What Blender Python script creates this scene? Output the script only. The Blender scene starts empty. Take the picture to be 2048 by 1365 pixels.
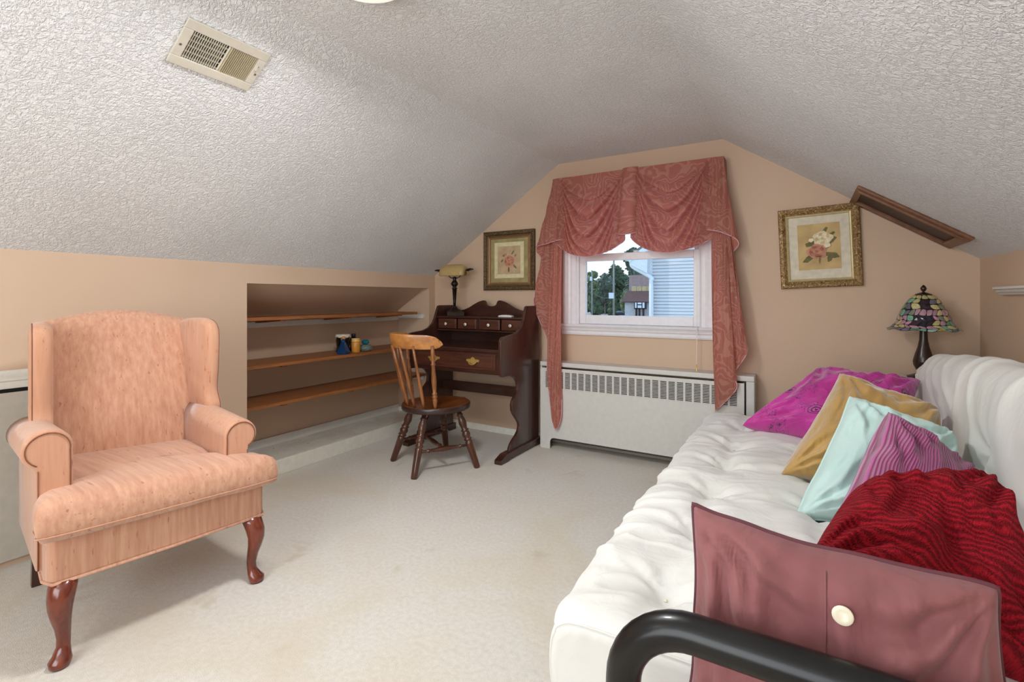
import bpy, bmesh, math, random
from mathutils import Vector, Matrix, noise
R = math.radians
PI = math.pi
random.seed(7)
scene = bpy.context.scene
COL = scene.collection

# ------------------------------------------------------------------ camera
FPX, HZ, CH = 984.0, 597.0, 1.163
TH = math.atan((1606 - 1024) / FPX)
cs, sn = math.cos(TH), math.sin(TH)
cam = bpy.data.cameras.new('camera'); co = bpy.data.objects.new('camera', cam); COL.objects.link(co)
co.location = (0, 0, CH); co.rotation_euler = (R(90), 0, TH)
cam.sensor_width = 36; cam.lens = FPX / 2048 * 36; cam.shift_y = -(682.5 - HZ) / 2048; cam.clip_start = .05; cam.clip_end = 600
scene.camera = co

# ------------------------------------------------------------------ light and exposure
scene.view_settings.view_transform = 'Standard'; scene.view_settings.look = 'None'
scene.view_settings.gamma = 1; scene.view_settings.use_curve_mapping = False
scene.view_settings.exposure = 0.10
world = bpy.data.worlds.new('sky'); scene.world = world; world.use_nodes = True
wn, wl = world.node_tree.nodes, world.node_tree.links
bg = wn['Background']; bg.inputs[1].default_value = 2.6
tcw = wn.new('ShaderNodeTexCoord'); sxz = wn.new('ShaderNodeSeparateXYZ'); wl.new(tcw.outputs['Generated'], sxz.inputs[0])
rw = wn.new('ShaderNodeValToRGB'); wl.new(sxz.outputs[2], rw.inputs[0])
rw.color_ramp.elements[0].position = 0.0; rw.color_ramp.elements[0].color = (.46, .52, .57, 1)
rw.color_ramp.elements[1].position = .6; rw.color_ramp.elements[1].color = (.22, .38, .62, 1)
wl.new(rw.outputs[0], bg.inputs[0])

def light(name, kind, loc, power, color, rot=(0, 0, 0), size=1, sy=None):
    d = bpy.data.lights.new(name, kind); o = bpy.data.objects.new(name, d); COL.objects.link(o)
    o.location = loc; o.rotation_euler = rot; d.energy = power; d.color = color
    if kind == 'AREA':
        d.size = size
        if sy: d.shape = 'RECTANGLE'; d.size_y = sy
    elif kind == 'POINT': d.shadow_soft_size = size
    elif kind == 'SUN': d.angle = size
    return o
light('sun', 'SUN', (-20, 5, 15), 2.2, (1, .95, .88), Vector((.75, -.04, -.66)).to_track_quat('-Z', 'Y').to_euler(), R(1.5))
light('rear_fill_light', 'AREA', (-.9, -1.45, 1.30), 58, (.86, .94, 1), (R(90), 0, 0), 2.2, 1.5)  # broad fill light added behind the camera; no window exists there
light('rear_warm_fill', 'POINT', (-1.7, -.5, 1.85), 5, (1, .90, .78), size=.16)  # unseen warm point light behind the camera, without any fixture

# ------------------------------------------------------------------ pixel -> world helpers (reference 2048 x 1365)
def ray(x, y):
    u = x - 1024
    return (u*cs - FPX*sn, FPX*cs + u*sn, HZ - y)
def onY(x, y, Y):
    r = ray(x, y); k = Y/r[1]; return Vector((r[0]*k, Y, r[2]*k + CH))
def onX(x, y, X):
    r = ray(x, y); k = X/r[0]; return Vector((X, r[1]*k, r[2]*k + CH))
def onZ(x, y, Z):
    r = ray(x, y); k = (Z-CH)/r[2]; return Vector((r[0]*k, r[1]*k, Z))

# ------------------------------------------------------------------ materials
def C(h, a=1):
    v = [int(h[i:i+2], 16)/255 for i in (0, 2, 4)]
    return tuple([(c/12.92 if c <= .04045 else ((c+.055)/1.055)**2.4) for c in v] + [a])
class NT:
    def __init__(s, name):
        s.m = bpy.data.materials.new(name); s.m.use_nodes = True
        s.n = s.m.node_tree.nodes; s.l = s.m.node_tree.links
        s.b = s.n['Principled BSDF']; s.out = s.n['Material Output']
    def new(s, t, **k):
        n = s.n.new(t)
        for a, b in k.items(): setattr(n, a, b)
        return n
    def coord(s, kind='Object', scale=(1, 1, 1), rot=(0, 0, 0)):
        t = s.new('ShaderNodeTexCoord'); mp = s.new('ShaderNodeMapping')
        mp.inputs['Scale'].default_value = scale; mp.inputs['Rotation'].default_value = rot
        s.l.new(t.outputs[kind], mp.inputs[0]); return mp.outputs[0]
    def noise(s, co, scale, detail=3, dist=0, rough=.5):
        n = s.new('ShaderNodeTexNoise'); s.l.new(co, n.inputs['Vector'])
        n.inputs['Scale'].default_value = scale; n.inputs['Detail'].default_value = detail
        n.inputs['Distortion'].default_value = dist; n.inputs['Roughness'].default_value = rough
        return n.outputs['Fac']
    def ramp(s, f, stops, interp='LINEAR'):
        r = s.new('ShaderNodeValToRGB'); s.l.new(f, r.inputs[0]); cr = r.color_ramp; cr.interpolation = interp
        while len(cr.elements) < len(stops): cr.elements.new(.5)
        for e, (p, c) in zip(cr.elements, stops):
            e.position = p; e.color = c if not isinstance(c, (int, float)) else (c, c, c, 1)
        return r.outputs[0]
    def mix(s, f, a, b, mode='MIX'):
        m = s.new('ShaderNodeMix', data_type='RGBA', blend_type=mode)
        for sock, v in ((m.inputs[0], f), (m.inputs[6], a), (m.inputs[7], b)):
            if hasattr(v, 'links'): s.l.new(v, sock)
            else: sock.default_value = v
        return m.outputs[2]
    def math(s, op, a, b=0):
        m = s.new('ShaderNodeMath', operation=op)
        for sock, v in ((m.inputs[0], a), (m.inputs[1], b)):
            if hasattr(v, 'links'): s.l.new(v, sock)
            else: sock.default_value = v
        return m.outputs[0]
    def base(s, v):
        if hasattr(v, 'links'): s.l.new(v, s.b.inputs['Base Color'])
        else: s.b.inputs['Base Color'].default_value = v
    def bump(s, h, strength, dist, prev=None):
        b = s.new('ShaderNodeBump'); b.inputs['Strength'].default_value = strength; b.inputs['Distance'].default_value = dist
        s.l.new(h, b.inputs['Height'])
        if prev: s.l.new(prev, b.inputs['Normal'])
        s.l.new(b.outputs[0], s.b.inputs['Normal']); return b.outputs[0]
    def set(s, **k):
        for a, v in k.items(): s.b.inputs[a.replace('_', ' ')].default_value = v
        return s
M = {}
def simple(name, col, rough=.5, metal=0, nscale=30, nvar=.06, bump=.1, bdist=.001, **k):
    t = NT(name); c = C(col); co_ = t.coord()
    f = t.noise(co_, nscale, 3)
    d = tuple(min(1, x*(1-nvar*2)) for x in c[:3]) + (1,)
    l = tuple(min(1, x*(1+nvar)) for x in c[:3]) + (1,)
    t.base(t.ramp(f, [(.3, d), (.7, l)]))
    t.set(Roughness=rough, Metallic=metal, **k)
    if bump: t.bump(f, bump, bdist)
    M[name] = t.m; return t.m
def wood(name, c1, c2, rough=.35, scale=(1, 1, 1), gs=6, coat=0.0, wear=None):
    t = NT(name); co_ = t.coord(scale=scale)
    n1 = t.noise(co_, gs, 5, .6, .6)
    n2 = t.noise(t.coord(scale=tuple(v*2.2 for v in scale)), gs*3, 3, .2)
    f = t.math('ADD', t.math('MULTIPLY', n1, .75), t.math('MULTIPLY', n2, .25))
    c = t.ramp(f, [(.32, C(c1)), (.66, C(c2))])
    if wear:
        w = t.ramp(t.noise(t.coord(), 5, 3), [(.52, 0), (.68, 1)]); c = t.mix(w, c, C(wear))
    t.base(c)
    t.set(Roughness=rough, Coat_Weight=coat, Coat_Roughness=.15); t.bump(f, .12, .0015)
    M[name] = t.m; return t.m
def fabric(name, c1, c2, rough=.9, weave=260, nscale=5, wr=.35, sheen=.3, wdist=.0012, fold=.35):
    t = NT(name); co_ = t.coord()
    f = t.noise(co_, nscale, 3)
    t.base(t.ramp(f, [(.3, C(c1)), (.7, C(c2))])); t.set(Roughness=rough, Sheen_Weight=sheen)
    w = t.noise(co_, weave, 2)
    fo = t.noise(t.coord(scale=(1, 1, .55)), 11, 3, 1.2)
    b1 = t.bump(fo, fold, .02); t.bump(w, wr, wdist, b1)
    M[name] = t.m; return t.m

# walls
t = NT('tan_wall'); f = t.noise(t.coord(), 1.3, 2); g = t.noise(t.coord(), 160, 2)
t.base(t.ramp(f, [(.3, C('ceb298')), (.7, C('d2b79e'))])); t.set(Roughness=.55, Specular_IOR_Level=.35); t.bump(g, .08, .001); M['wall'] = t.m
# stippled plaster ceiling
t = NT('stipple_plaster'); cc = t.coord()
big = t.noise(cc, 2.2, 2)
n1 = t.noise(cc, 44, 3, .4, .62)
r1 = t.ramp(t.math('ABSOLUTE', t.math('SUBTRACT', n1, .5)), [(0, 1), (.05, .35), (.12, 0)])
n2 = t.noise(t.coord(scale=(1, 1.5, 1)), 105, 3, .4)
r2 = t.ramp(n2, [(.50, 0), (.66, 1)])
h = t.math('ADD', t.math('MULTIPLY', r1, .8), t.math('MULTIPLY', r2, .3))
t.base(t.ramp(big, [(.3, C('e6e6e6')), (.7, C('eeeeee'))])); t.set(Roughness=.8)
t.bump(h, .75, .0055); M['ceiling'] = t.m
# carpet
t = NT('beige_carpet'); cc = t.coord()
p = t.noise(cc, 420, 3); q = t.noise(cc, 55, 4); big = t.noise(cc, 1.7, 4, .8)
c0 = t.ramp(q, [(.3, C('cec7bc')), (.7, C('dcd5cb'))])
c1 = t.mix(t.ramp(big, [(.45, 0), (.68, .55)]), c0, C('cdbfa4'))
st = t.ramp(t.noise(cc, 4.3, 3, .4), [(.66, 0), (.74, .45)])
c2 = t.mix(st, c1, C('b8a684'))
t.base(c2); t.set(Roughness=1.0, Sheen_Weight=.3)
t.bump(p, .7, .004, t.bump(q, .25, .006)); M['carpet'] = t.m
simple('white_paint', 'e4e2dc', .4, bump=.05, nvar=.02)
simple('window_white', 'eceaee', .35, bump=.03, nvar=.02)
simple('cream_paint', 'eceade', .45, nvar=.03)
simple('radiator_enamel', 'd2d0ca', .38, nvar=.02, bump=.04)
simple('door_grey', 'c3bdb0', .5, nvar=.03)
simple('black_gap', '0c0b0a', .9)
simple('vent_beige', 'd0c9ba', .4, nvar=.03)
simple('vent_slat', 'b8ac8e', .4, nvar=.03)
simple('screw_metal', '8a8270', .35, .8)
# platform paint with stains
t = NT('stained_white_board'); cc = t.coord()
c0 = t.ramp(t.noise(cc, 6, 4, .6), [(.35, C('d6d1c4')), (.65, C('e6e3d8'))])
sp = t.ramp(t.noise(cc, 34, 2, .2), [(.70, 0), (.73, .9)])
t.base(t.mix(sp, c0, C('4a3a2a'))); t.set(Roughness=.45); M['platform'] = t.m
simple('alcove_paint', 'b7998a', .5, bump=.05)
wood('shelf_wood', '7a4a28', 'ab6c3c', .4, (9, .8, 9), 5)
wood('desk_wood', '2a1510', '512c21', .28, (6, 6, .7), 5, .4)
wood('desk_wood_h', '2a1510', '4c291f', .28, (.7, 6, 6), 5, .4)
wood('desk_wood_light', '351c14', '5f3526', .3, (.7, 6, 6), 5, .35)
wood('chair_wood', '6a3a1c', '9a6030', .32, (5, 5, .6), 5, .4)
wood('chair_wood_dark', '2e170e', '5f321b', .3, (5, 5, .7), 5, .4)
wood('seat_wood', '4a2412', '83481f', .3, (7, 1.2, 3), 4, .4)
wood('seat_rim_wood', '241612', '3c2620', .35, (3, 3, 3), 4, .3)
wood('crest_wood', '9a5c28', 'c68a48', .33, (2, 2, 3), 6, .4, wear='8a4a20')
wood('cherry_leg', '4e1a0e', '83371c', .22, (4, 4, 1), 4, .6)
wood('hatch_wood', '5e3a26', '8a5a3a', .4, (2, 6, 2), 5)
simple('hatch_panel_brown', '3a241d', .5)
simple('bronze', '3a302a', .35, .75)
simple('bronze_dark', '241a16', .25, .6)
simple('brass', 'd8b868', .3, .6, nvar=.1)
simple('white_porcelain', 'efece4', .12, bump=0)
simple('black_dot', '15110f', .4)
simple('white_plastic', 'e6e6e2', .3, bump=0)
simple('black_tube', '0f0e0d', .32, 0, 12, .3, .02, Coat_Weight=.1, Specular_IOR_Level=.35)
simple('pot_brown', '2f1d15', .25, 0)
simple('side_table_cream', 'ddd5c4', .4)
simple('side_table_brown', '5b4636', .45)
# glass
t = NT('window_glass'); tr = t.new('ShaderNodeBsdfTransparent'); gl = t.new('ShaderNodeBsdfGlossy'); gl.inputs['Roughness'].default_value = .02
lw = t.new('ShaderNodeFresnel'); lw.inputs[0].default_value = 1.45; mx = t.new('ShaderNodeMixShader')
tr.inputs[0].default_value = (.96, .98, .98, 1)
t.l.new(t.math('MULTIPLY', lw.outputs[0], .25), mx.inputs[0]); t.l.new(tr.outputs[0], mx.inputs[1]); t.l.new(gl.outputs[0], mx.inputs[2]); t.l.new(mx.outputs[0], t.out.inputs[0]); M['glass'] = t.m
def cglass(name, col, rough=.08, trans=.6):
    t = NT(name); t.base(t.ramp(t.noise(t.coord(), 20, 2), [(.3, tuple(c*.85 for c in C(col)[:3])+(1,)), (.7, C(col))]))
    t.set(Roughness=rough, Transmission_Weight=trans, IOR=1.45); M[name] = t.m
cglass('blue_glass', '2c5a94'); cglass('navy_glass', '101c34', .1, .2); cglass('brown_glass', '1c120c', .1, .2)
cglass('teal_glass', '1f7f94', .1, .4); cglass('clear_bubble_glass', '9aaea4', .12, .6)
simple('amber_ceramic', 'cc8a35', .3); simple('amber_band', 'e0b36a', .35); simple('cork', 'b98a55', .8); simple('lid_cloth', 'd9cfba', .8, 0, 60, .2)
cglass('amber_shade_glass', 'c9ac72', .35, .15)
# peach slub fabric
def slub(name, scale, c1='b68166', c2='cb9c7f', sp='8c4c36'):
    t = NT(name); cc = t.coord(scale=scale)
    a = t.noise(cc, 9, 4, 0, .6); b = t.noise(cc, 26, 3)
    base_ = t.ramp(a, [(.30, C(c1)), (.66, C(c2))])
    k = t.ramp(t.noise(t.coord(scale=tuple(1.0 if v > 2 else .22 for v in scale)), 75, 2), [(.66, 0), (.74, .6)])
    t.base(t.mix(k, base_, C(sp))); t.set(Roughness=.85, Sheen_Weight=.3)
    t.bump(t.noise(t.coord(), 300, 2), .3, .001, t.bump(b, .12, .002)); M[name] = t.m
slub('peach_slub', (7, 7, .40)); slub('peach_slub_side', (7, 7, .5), 'bd8869', 'c69577'); slub('peach_slub_seat', (.45, 7, 3))
simple('piping_brown', '7c4a36', .8)
# futon canvas
fabric('futon_canvas', 'd6d4cd', 'e0dfd9', .85, 330, 3, .2, .25, .0008, .25)
# valance damask (translucent)
t = NT('damask'); cc = t.coord('UV', (1, 1, 1))
mp = t.new('ShaderNodeVectorMath', operation='MULTIPLY'); 
def damask():
    v = t.new('ShaderNodeTexVoronoi', feature='SMOOTH_F1'); v.inputs['Scale'].default_value = 7
    nz = t.new('ShaderNodeTexNoise'); nz.inputs['Scale'].default_value = 9; t.l.new(cc, nz.inputs['Vector'])
    ad = t.new('ShaderNodeMixRGB'); ad.blend_type = 'ADD'; ad.inputs[0].default_value = .12
    t.l.new(cc, ad.inputs[1]); t.l.new(nz.outputs['Color'], ad.inputs[2]); t.l.new(ad.outputs[0], v.inputs['Vector'])
    s1 = t.math('SINE', t.math('MULTIPLY', v.outputs['Distance'], 62))
    return t.ramp(s1, [(.2, 0), (.7, .8)])
dm = damask()
col = t.mix(dm, C('bd7a68'), C('d39c88')); t.base(col); t.set(Roughness=.55, Sheen_Weight=.3)
tl = t.new('ShaderNodeBsdfTranslucent'); tc2 = t.mix(.5, col, C('e0485a')); t.l.new(tc2, tl.inputs[0])
mx = t.new('ShaderNodeMixShader'); mx.inputs[0].default_value = .48
t.l.new(t.b.outputs[0], mx.inputs[1]); t.l.new(tl.outputs[0], mx.inputs[2]); t.l.new(mx.outputs[0], t.out.inputs[0]); M['damask'] = t.m
simple('hem_trim', 'd2a6ae', .6)
# pillows
t = NT('magenta_embroidered'); cc = t.coord('UV')
v = t.new('ShaderNodeTexVoronoi', feature='F1'); v.inputs['Scale'].default_value = 4.6; t.l.new(cc, v.inputs['Vector'])
rings = t.ramp(t.math('SINE', t.math('MULTIPLY', v.outputs['Distance'], 60)), [(.2, 0), (.5, 1)])
mask = t.ramp(v.outputs['Distance'], [(.22, 1), (.28, 0)])
sq = t.noise(cc, 26, 3, 2.5); vine = t.ramp(t.math('ABSOLUTE', t.math('SUBTRACT', sq, .5)), [(.016, 1), (.032, 0)])
msk2 = t.ramp(t.noise(cc, 6, 2), [(.5, 0), (.55, 1)])
em = t.math('MAXIMUM', t.math('MULTIPLY', rings, mask), t.math('MULTIPLY', vine, msk2))
t.base(t.mix(em, t.ramp(t.noise(cc, 3, 3), [(.3, C('b01a80')), (.7, C('d43cab'))]), C('2c1236'))); t.set(Roughness=.5, Sheen_Weight=.5)
t.bump(t.noise(cc, 9, 4, 1.5), .5, .02); M['magenta'] = t.m
fabric('gold_velvet', 'a67e3c', 'c49c52', .6, 300, 4, .15, .8, .0008, .5)
fabric('mint_cotton', 'b4d2cc', 'c6e0da', .75, 320, 3, .12, .3, .0008, .45)
t = NT('purple_pleated'); cc = t.coord('UV')
sx = t.new('ShaderNodeSeparateXYZ'); t.l.new(cc, sx.inputs[0]); nz = t.noise(cc, 3, 2)
ph = t.math('ADD', t.math('MULTIPLY', sx.outputs[0], 330), t.math('MULTIPLY', nz, 9))
w = t.math('SINE', ph)
t.base(t.mix(t.ramp(w, [(.1, 0), (.8, 1)]), C('852458'), C('b05590'))); t.set(Roughness=.5, Sheen_Weight=.5); t.bump(w, .7, .003); M['purple'] = t.m
t = NT('red_crochet'); cc = t.coord('UV', (1, 1, 1), (0, 0, .3)); sx = t.new('ShaderNodeSeparateXYZ'); t.l.new(cc, sx.inputs[0])
nz = t.noise(cc, 4, 2)
r_ = t.math('SINE', t.math('ADD', t.math('MULTIPLY', sx.outputs[1], 190), t.math('MULTIPLY', nz, 40)))
k_ = t.math('SINE', t.math('ADD', t.math('MULTIPLY', sx.outputs[0], 420), t.math('MULTIPLY', t.noise(cc, 30, 2), 30)))
fz = t.noise(cc, 120, 2)
hh = t.math('ADD', t.math('ADD', t.math('MULTIPLY', r_, .38), t.math('MULTIPLY', k_, .12)), fz)
t.base(t.mix(t.ramp(hh, [(.1, 0), (.95, 1)]), C('6c0812'), C('a81426'))); t.set(Roughness=.85, Specular_IOR_Level=.2); t.bump(hh, .9, .006); M['crochet'] = t.m
fabric('rose_linen', '784446', '8c5555', .8, 240, 4, .3, .15, .001, .5)
simple('rose_seam', '5e3038', .8)
simple('shell_button', 'e8dfc6', .25, bump=0)
# picture frames
t = NT('gold_frame'); cc = t.coord(); n = t.noise(cc, 60, 4, 2.2)
t.base(t.ramp(n, [(.35, C('6e5230')), (.55, C('a8875a')), (.72, C('e0cc98'))])); t.set(Roughness=.35, Metallic=.5); t.bump(n, .9, .006); M['gold_frame'] = t.m
simple('gold_lip', 'c8b98a', .35, .3); simple('cream_mat', 'ded5c0', .8); simple('green_mat', 'a89868', .8, 0, 12, .15); simple('pale_lip', 'dcd3a8', .6)
t = NT('carved_frame'); cc = t.coord(); n = t.noise(cc, 110, 3, 1)
t.base(t.ramp(n, [(.35, C('3a2a1a')), (.6, C('6b5636')), (.75, C('a08a5c'))])); t.set(Roughness=.4, Metallic=.4); t.bump(n, .9, .004); M['carved_frame'] = t.m
simple('frame_bronze', 'a08260', .3, .6)
simple('paper_yellow', 'cfb27c', .8, 0, 9, .12); simple('paper_tan', 'c4a984', .8, 0, 12, .1)
for n_, c_ in dict(pt_white='e6d8b0', pt_rose='c28a6a', pt_pale='d9bd8c', pt_red='ac6a50', pt_leaf='77704a', pt_pink='cf9482', pt_dark='7d5a44', pt_cream='f0e6c4').items(): simple(n_, c_, .85, 0, 40, .1, 0)
# exterior
simple('siding', 'd2d3d6', .5, nvar=.01); simple('ext_white', 'dfe4ea', .45); simple('roof_shingle', '6c6a6a', .9)
simple('foliage_dark', '56664a', .9, 0, 1, .25, 0); simple('foliage_olive', '7e8860', .9, 0, 1, .25, 0); simple('foliage_grey', '6a7666', .9, 0, 1, .25, 0)
simple('pole_wood', '8d8880', .8, 0, 2, .1, 0); simple('car_paint', '2a2c38', .25, 0, 2, .1, 0); simple('car_glass', '8a94a0', .1, 0, 2, .1, 0); simple('tyre', '151515', .8)
simple('asphalt', 'a7a49c', .9, 0, .2, .08, 0); simple('pink_stucco', 'a78d88', .9, 0, 2, .08, 0); simple('yellow_pane', 'cdb183', .5, 0, 2, .08, 0); simple('brown_shingle', '5f4440', .9, 0, 2, .1, 0)
simple('timber_dark', '33282a', .8, 0, 2, .1, 0); simple('plaster_pale', 'c9c4c4', .8, 0, 2, .06, 0); simple('wire_black', '33363a', .6)

# ------------------------------------------------------------------ object helpers
ORG = {}
def org(p): return ORG.get(p.name, Vector((0, 0, 0))) if p else Vector((0, 0, 0))
def thing(name, label, cat, loc, group=None):
    o = bpy.data.objects.new(name, None); COL.objects.link(o); o.location = loc; o.empty_display_size = .1
    o['label'] = label; o['category'] = cat
    if group: o['group'] = group
    ORG[o.name] = Vector(loc); return o
def mesh(name, V, F, mat, parent=None, smooth=False, origin=None, bevel=0, seg=3, uv=None, sub=0, mats=None, fmat=None, angle=35):
    me = bpy.data.meshes.new(name)
    if parent is not None: O = org(parent)
    elif origin is not None: O = Vector(origin)
    else:
        xs = [v[0] for v in V]; ys = [v[1] for v in V]; zs = [v[2] for v in V]
        O = Vector(((min(xs)+max(xs))/2, (min(ys)+max(ys))/2, min(zs)))
    me.from_pydata([tuple(Vector(v)-O) for v in V], [], F)
    if uv:
        ul = me.uv_layers.new(name='UVMap')
        for lp in me.loops: ul.data[lp.index].uv = uv[lp.vertex_index]
    for m_ in (mats or [mat]): me.materials.append(M[m_] if isinstance(m_, str) else m_)
    if fmat:
        for p, i in zip(me.polygons, fmat): p.material_index = i
    bm = bmesh.new(); bm.from_mesh(me); bmesh.ops.recalc_face_normals(bm, faces=bm.faces); bm.to_mesh(me); bm.free()
    if smooth: me.polygons.foreach_set('use_smooth', [True]*len(me.polygons))
    o = bpy.data.objects.new(name, me); COL.objects.link(o)
    if parent is not None: o.parent = parent; o.location = (0, 0, 0)
    else: o.location = O
    ORG[o.name] = O
    if bevel:
        b = o.modifiers.new('bevel', 'BEVEL'); b.width = bevel; b.segments = seg; b.limit_method = 'ANGLE'; b.angle_limit = R(angle)
        me.polygons.foreach_set('use_smooth', [True]*len(me.polygons))
        o.modifiers.new('wn', 'WEIGHTED_NORMAL')
    if sub:
        s_ = o.modifiers.new('sub', 'SUBSURF'); s_.levels = sub; s_.render_levels = sub
    return o
def tag(o, label=None, cat=None, group=None, kind=None):
    if label: o['label'] = label
    if cat: o['category'] = cat
    if group: o['group'] = group
    if kind: o['kind'] = kind
    return o
class MB:
    def __init__(s): s.V = []; s.F = []; s.S = []
    def add(s, V, F, mi=0):
        b = len(s.V); s.V += [Vector(v) for v in V]; s.F += [tuple(i+b for i in f) for f in F]; s.S += [mi]*len(F); return s
    def box(s, x0, x1, y0, y1, z0, z1, mi=0):
        V = [(x, y, z) for x in (x0, x1) for y in (y0, y1) for z in (z0, z1)]
        return s.add(V, [(0, 1, 3, 2), (4, 6, 7, 5), (0, 4, 5, 1), (2, 3, 7, 6), (0, 2, 6, 4), (1, 5, 7, 3)], mi)
    def prism(s, pts, f0, f1, mi=0):   # pts list of 2D ; f0,f1 map 2D->3D
        n = len(pts); V = [f0(p) for p in pts] + [f1(p) for p in pts]
        F = [tuple(range(n)), tuple(range(2*n-1, n-1, -1))] + [(i, (i+1) % n, n+(i+1) % n, n+i) for i in range(n)]
        return s.add(V, F, mi)
    def lathe(s, prof, p0, p1, seg=20, mi=0, flute=None):  # prof: (r, t) t in metres along axis from p0 towards p1
        p0, p1 = Vector(p0), Vector(p1); ax = (p1-p0).normalized()
        a = ax.orthogonal().normalized(); b = ax.cross(a)
        V = []; F = []
        for r_, t_ in prof:
            for j in range(seg):
                an = 2*PI*j/seg; V.append(p0 + ax*t_ + (a*math.cos(an)+b*math.sin(an))*r_)
        n = len(prof)
        for i in range(n-1):
            for j in range(seg): F.append((i*seg+j, i*seg+(j+1) % seg, (i+1)*seg+(j+1) % seg, (i+1)*seg+j))
        F.append(tuple(range(seg))); F.append(tuple(range((n-1)*seg, n*seg)))
        return s.add(V, F, mi)
    def tube(s, pts, rad, seg=10, closed=False, mi=0):
        pts = [Vector(p) for p in pts]; n = len(pts); V = []; F = []
        up = None
        for i, p in enumerate(pts):
            if closed: d = pts[(i+1) % n]-pts[i-1]
            else: d = pts[min(i+1, n-1)]-pts[max(i-1, 0)]
            if d.length < 1e-9: d = Vector((0, 0, 1))
            d.normalize()
            if up is None: up = d.orthogonal().normalized()
            up = (up - d*up.dot(d))
            if up.length < 1e-6: up = d.orthogonal()
            up.normalize()
            sd = d.cross(up); r_ = rad[i] if isinstance(rad, (list, tuple)) else rad
            for j in range(seg):
                an = 2*PI*j/seg; V.append(p+(up*math.cos(an)+sd*math.sin(an))*r_)
        m = n if closed else n-1
        for i in range(m):
            for j in range(seg): F.append((i*seg+j, i*seg+(j+1) % seg, ((i+1) % n)*seg+(j+1) % seg, ((i+1) % n)*seg+j))
        if not closed: F.append(tuple(range(seg))); F.append(tuple(range((n-1)*seg, n*seg)))
        return s.add(V, F, mi)
    def grid(s, nu, nv, fn, mi=0, wrapu=False):
        V = [fn(i/(nu if wrapu else nu-1), j/(nv-1)) for i in range(nu) for j in range(nv)]
        F = [(i*nv+j, ((i+1) % nu)*nv+j, ((i+1) % nu)*nv+j+1, i*nv+j+1) for i in range(nu if wrapu else nu-1) for j in range(nv-1)]
        return s.add(V, F, mi)
    def build(s, name, mat, parent=None, **k):
        return mesh(name, s.V, s.F, mat, parent, **k)
def box(name, x0, x1, y0, y1, z0, z1, mat, parent=None, bevel=.002, **k):
    return MB().box(x0, x1, y0, y1, z0, z1).build(name, mat, parent, bevel=bevel, seg=2, **k)
def struct(o): o['kind'] = 'structure'; return o
def catmull(P, n=8, closed=False):
    out = []; m = len(P); P = [Vector(p) for p in P]
    for i in range(m if closed else m-1):
        p0 = P[i-1] if (closed or i > 0) else P[0]; p1 = P[i]; p2 = P[(i+1) % m]; p3 = P[(i+2) % m] if (closed or i+2 < m) else P[-1]
        for k in range(n):
            t_ = k/n
            out.append(.5*((2*p1)+(-p0+p2)*t_+(2*p0-5*p1+4*p2-p3)*t_*t_+(-p0+3*p1-3*p2+p3)*t_**3))
    if not closed: out.append(P[-1])
    return out

# ------------------------------------------------------------------ ROOM
XL, XR, YB, YF = -2.967, .829, 3.6, -1.6
XA, XC, ZK, ZC = -1.694, -.470, 1.377, 2.244
AX, AY0, AY1 = -3.35, 1.789, 3.515     # alcove back, left and right ends
AZ0, AZ1 = .097, 1.256
struct(MB().box(-3.42, XR+.1, YF, YB+.0, -.05, 0).build('floor', 'carpet', origin=(0, 0, 0)))
# knee wall with alcove opening
w = MB()
w.box(XL-.05, XL, YF, AY0, 0, ZK+.0); w.box(XL-.05, XL, AY0, AY1, AZ1, ZK); w.box(XL-.05, XL, AY1, YB, 0, ZK)
struct(w.build('wall_left', 'wall', origin=(XL, 0, 0)))
# alcove lining
w = MB(); w.box(AX-.03, AX, AY0-.02, AY1+.02, 0, 1.04); w.box(AX-.03, XL-.05, AY0-.02, AY0, 0, 1.3); w.box(AX-.03, XL-.05, AY1, AY1+.02, 0, 1.3)
w.prism([(XL-.05, AZ1+.0), (AX-.03, 1.03), (AX-.03, 1.07), (XL-.05, AZ1+.04)], lambda p: (p[0], AY0-.02, p[1]), lambda p: (p[0], AY1+.02, p[1]))
struct(w.build('wall_alcove', 'wall', origin=(AX, 2.6, 0)))
# window wall, with opening
WX0, WX1, WZ0, WZ1 = -1.535, -.600, .945, 2.02
def zroof(x):
    if x < XA: return ZK+(x-XL)*(ZC-ZK)/(XA-XL)
    if x > XC: return ZK+(XR-x)*(ZC-ZK)/(XR-XC)
    return ZC
w = MB()
def wallpoly(pts): w.prism(pts, lambda p: (p[0], YB, p[1]), lambda p: (p[0], YB+.14, p[1]))
e = .03
wallpoly([(XL-.06, 0), (WX0, 0), (WX0, ZC+e), (XA, ZC+e), (XL-.06, ZK-.03+e)])
wallpoly([(WX1, 0), (XR+.06, 0), (XR+.06, ZK-.03+e), (XC, ZC+e), (WX1, ZC+e)])
wallpoly([(WX0, 0), (WX1, 0), (WX1, WZ0), (WX0, WZ0)]); wallpoly([(WX0, WZ1), (WX1, WZ1), (WX1, ZC+e), (WX0, ZC+e)])
struct(w.build('wall_back', 'wall', origin=(-1, YB, 0)))
struct(MB().box(XR, XR+.06, YF, YB, 0, ZK+.02).build('wall_right', 'wall', origin=(XR, 1, 0)))
w = MB(); w.prism([(XL-.5, 0), (XR+.1, 0), (XR+.1, ZK), (XC, ZC+.05), (XA, ZC+.05), (XL-.5, ZK-.3)], lambda p: (p[0], YF-.05, p[1]), lambda p: (p[0], YF, p[1]))
struct(w.build('wall_front', 'wall', origin=(-1, YF, 0)))
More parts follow.
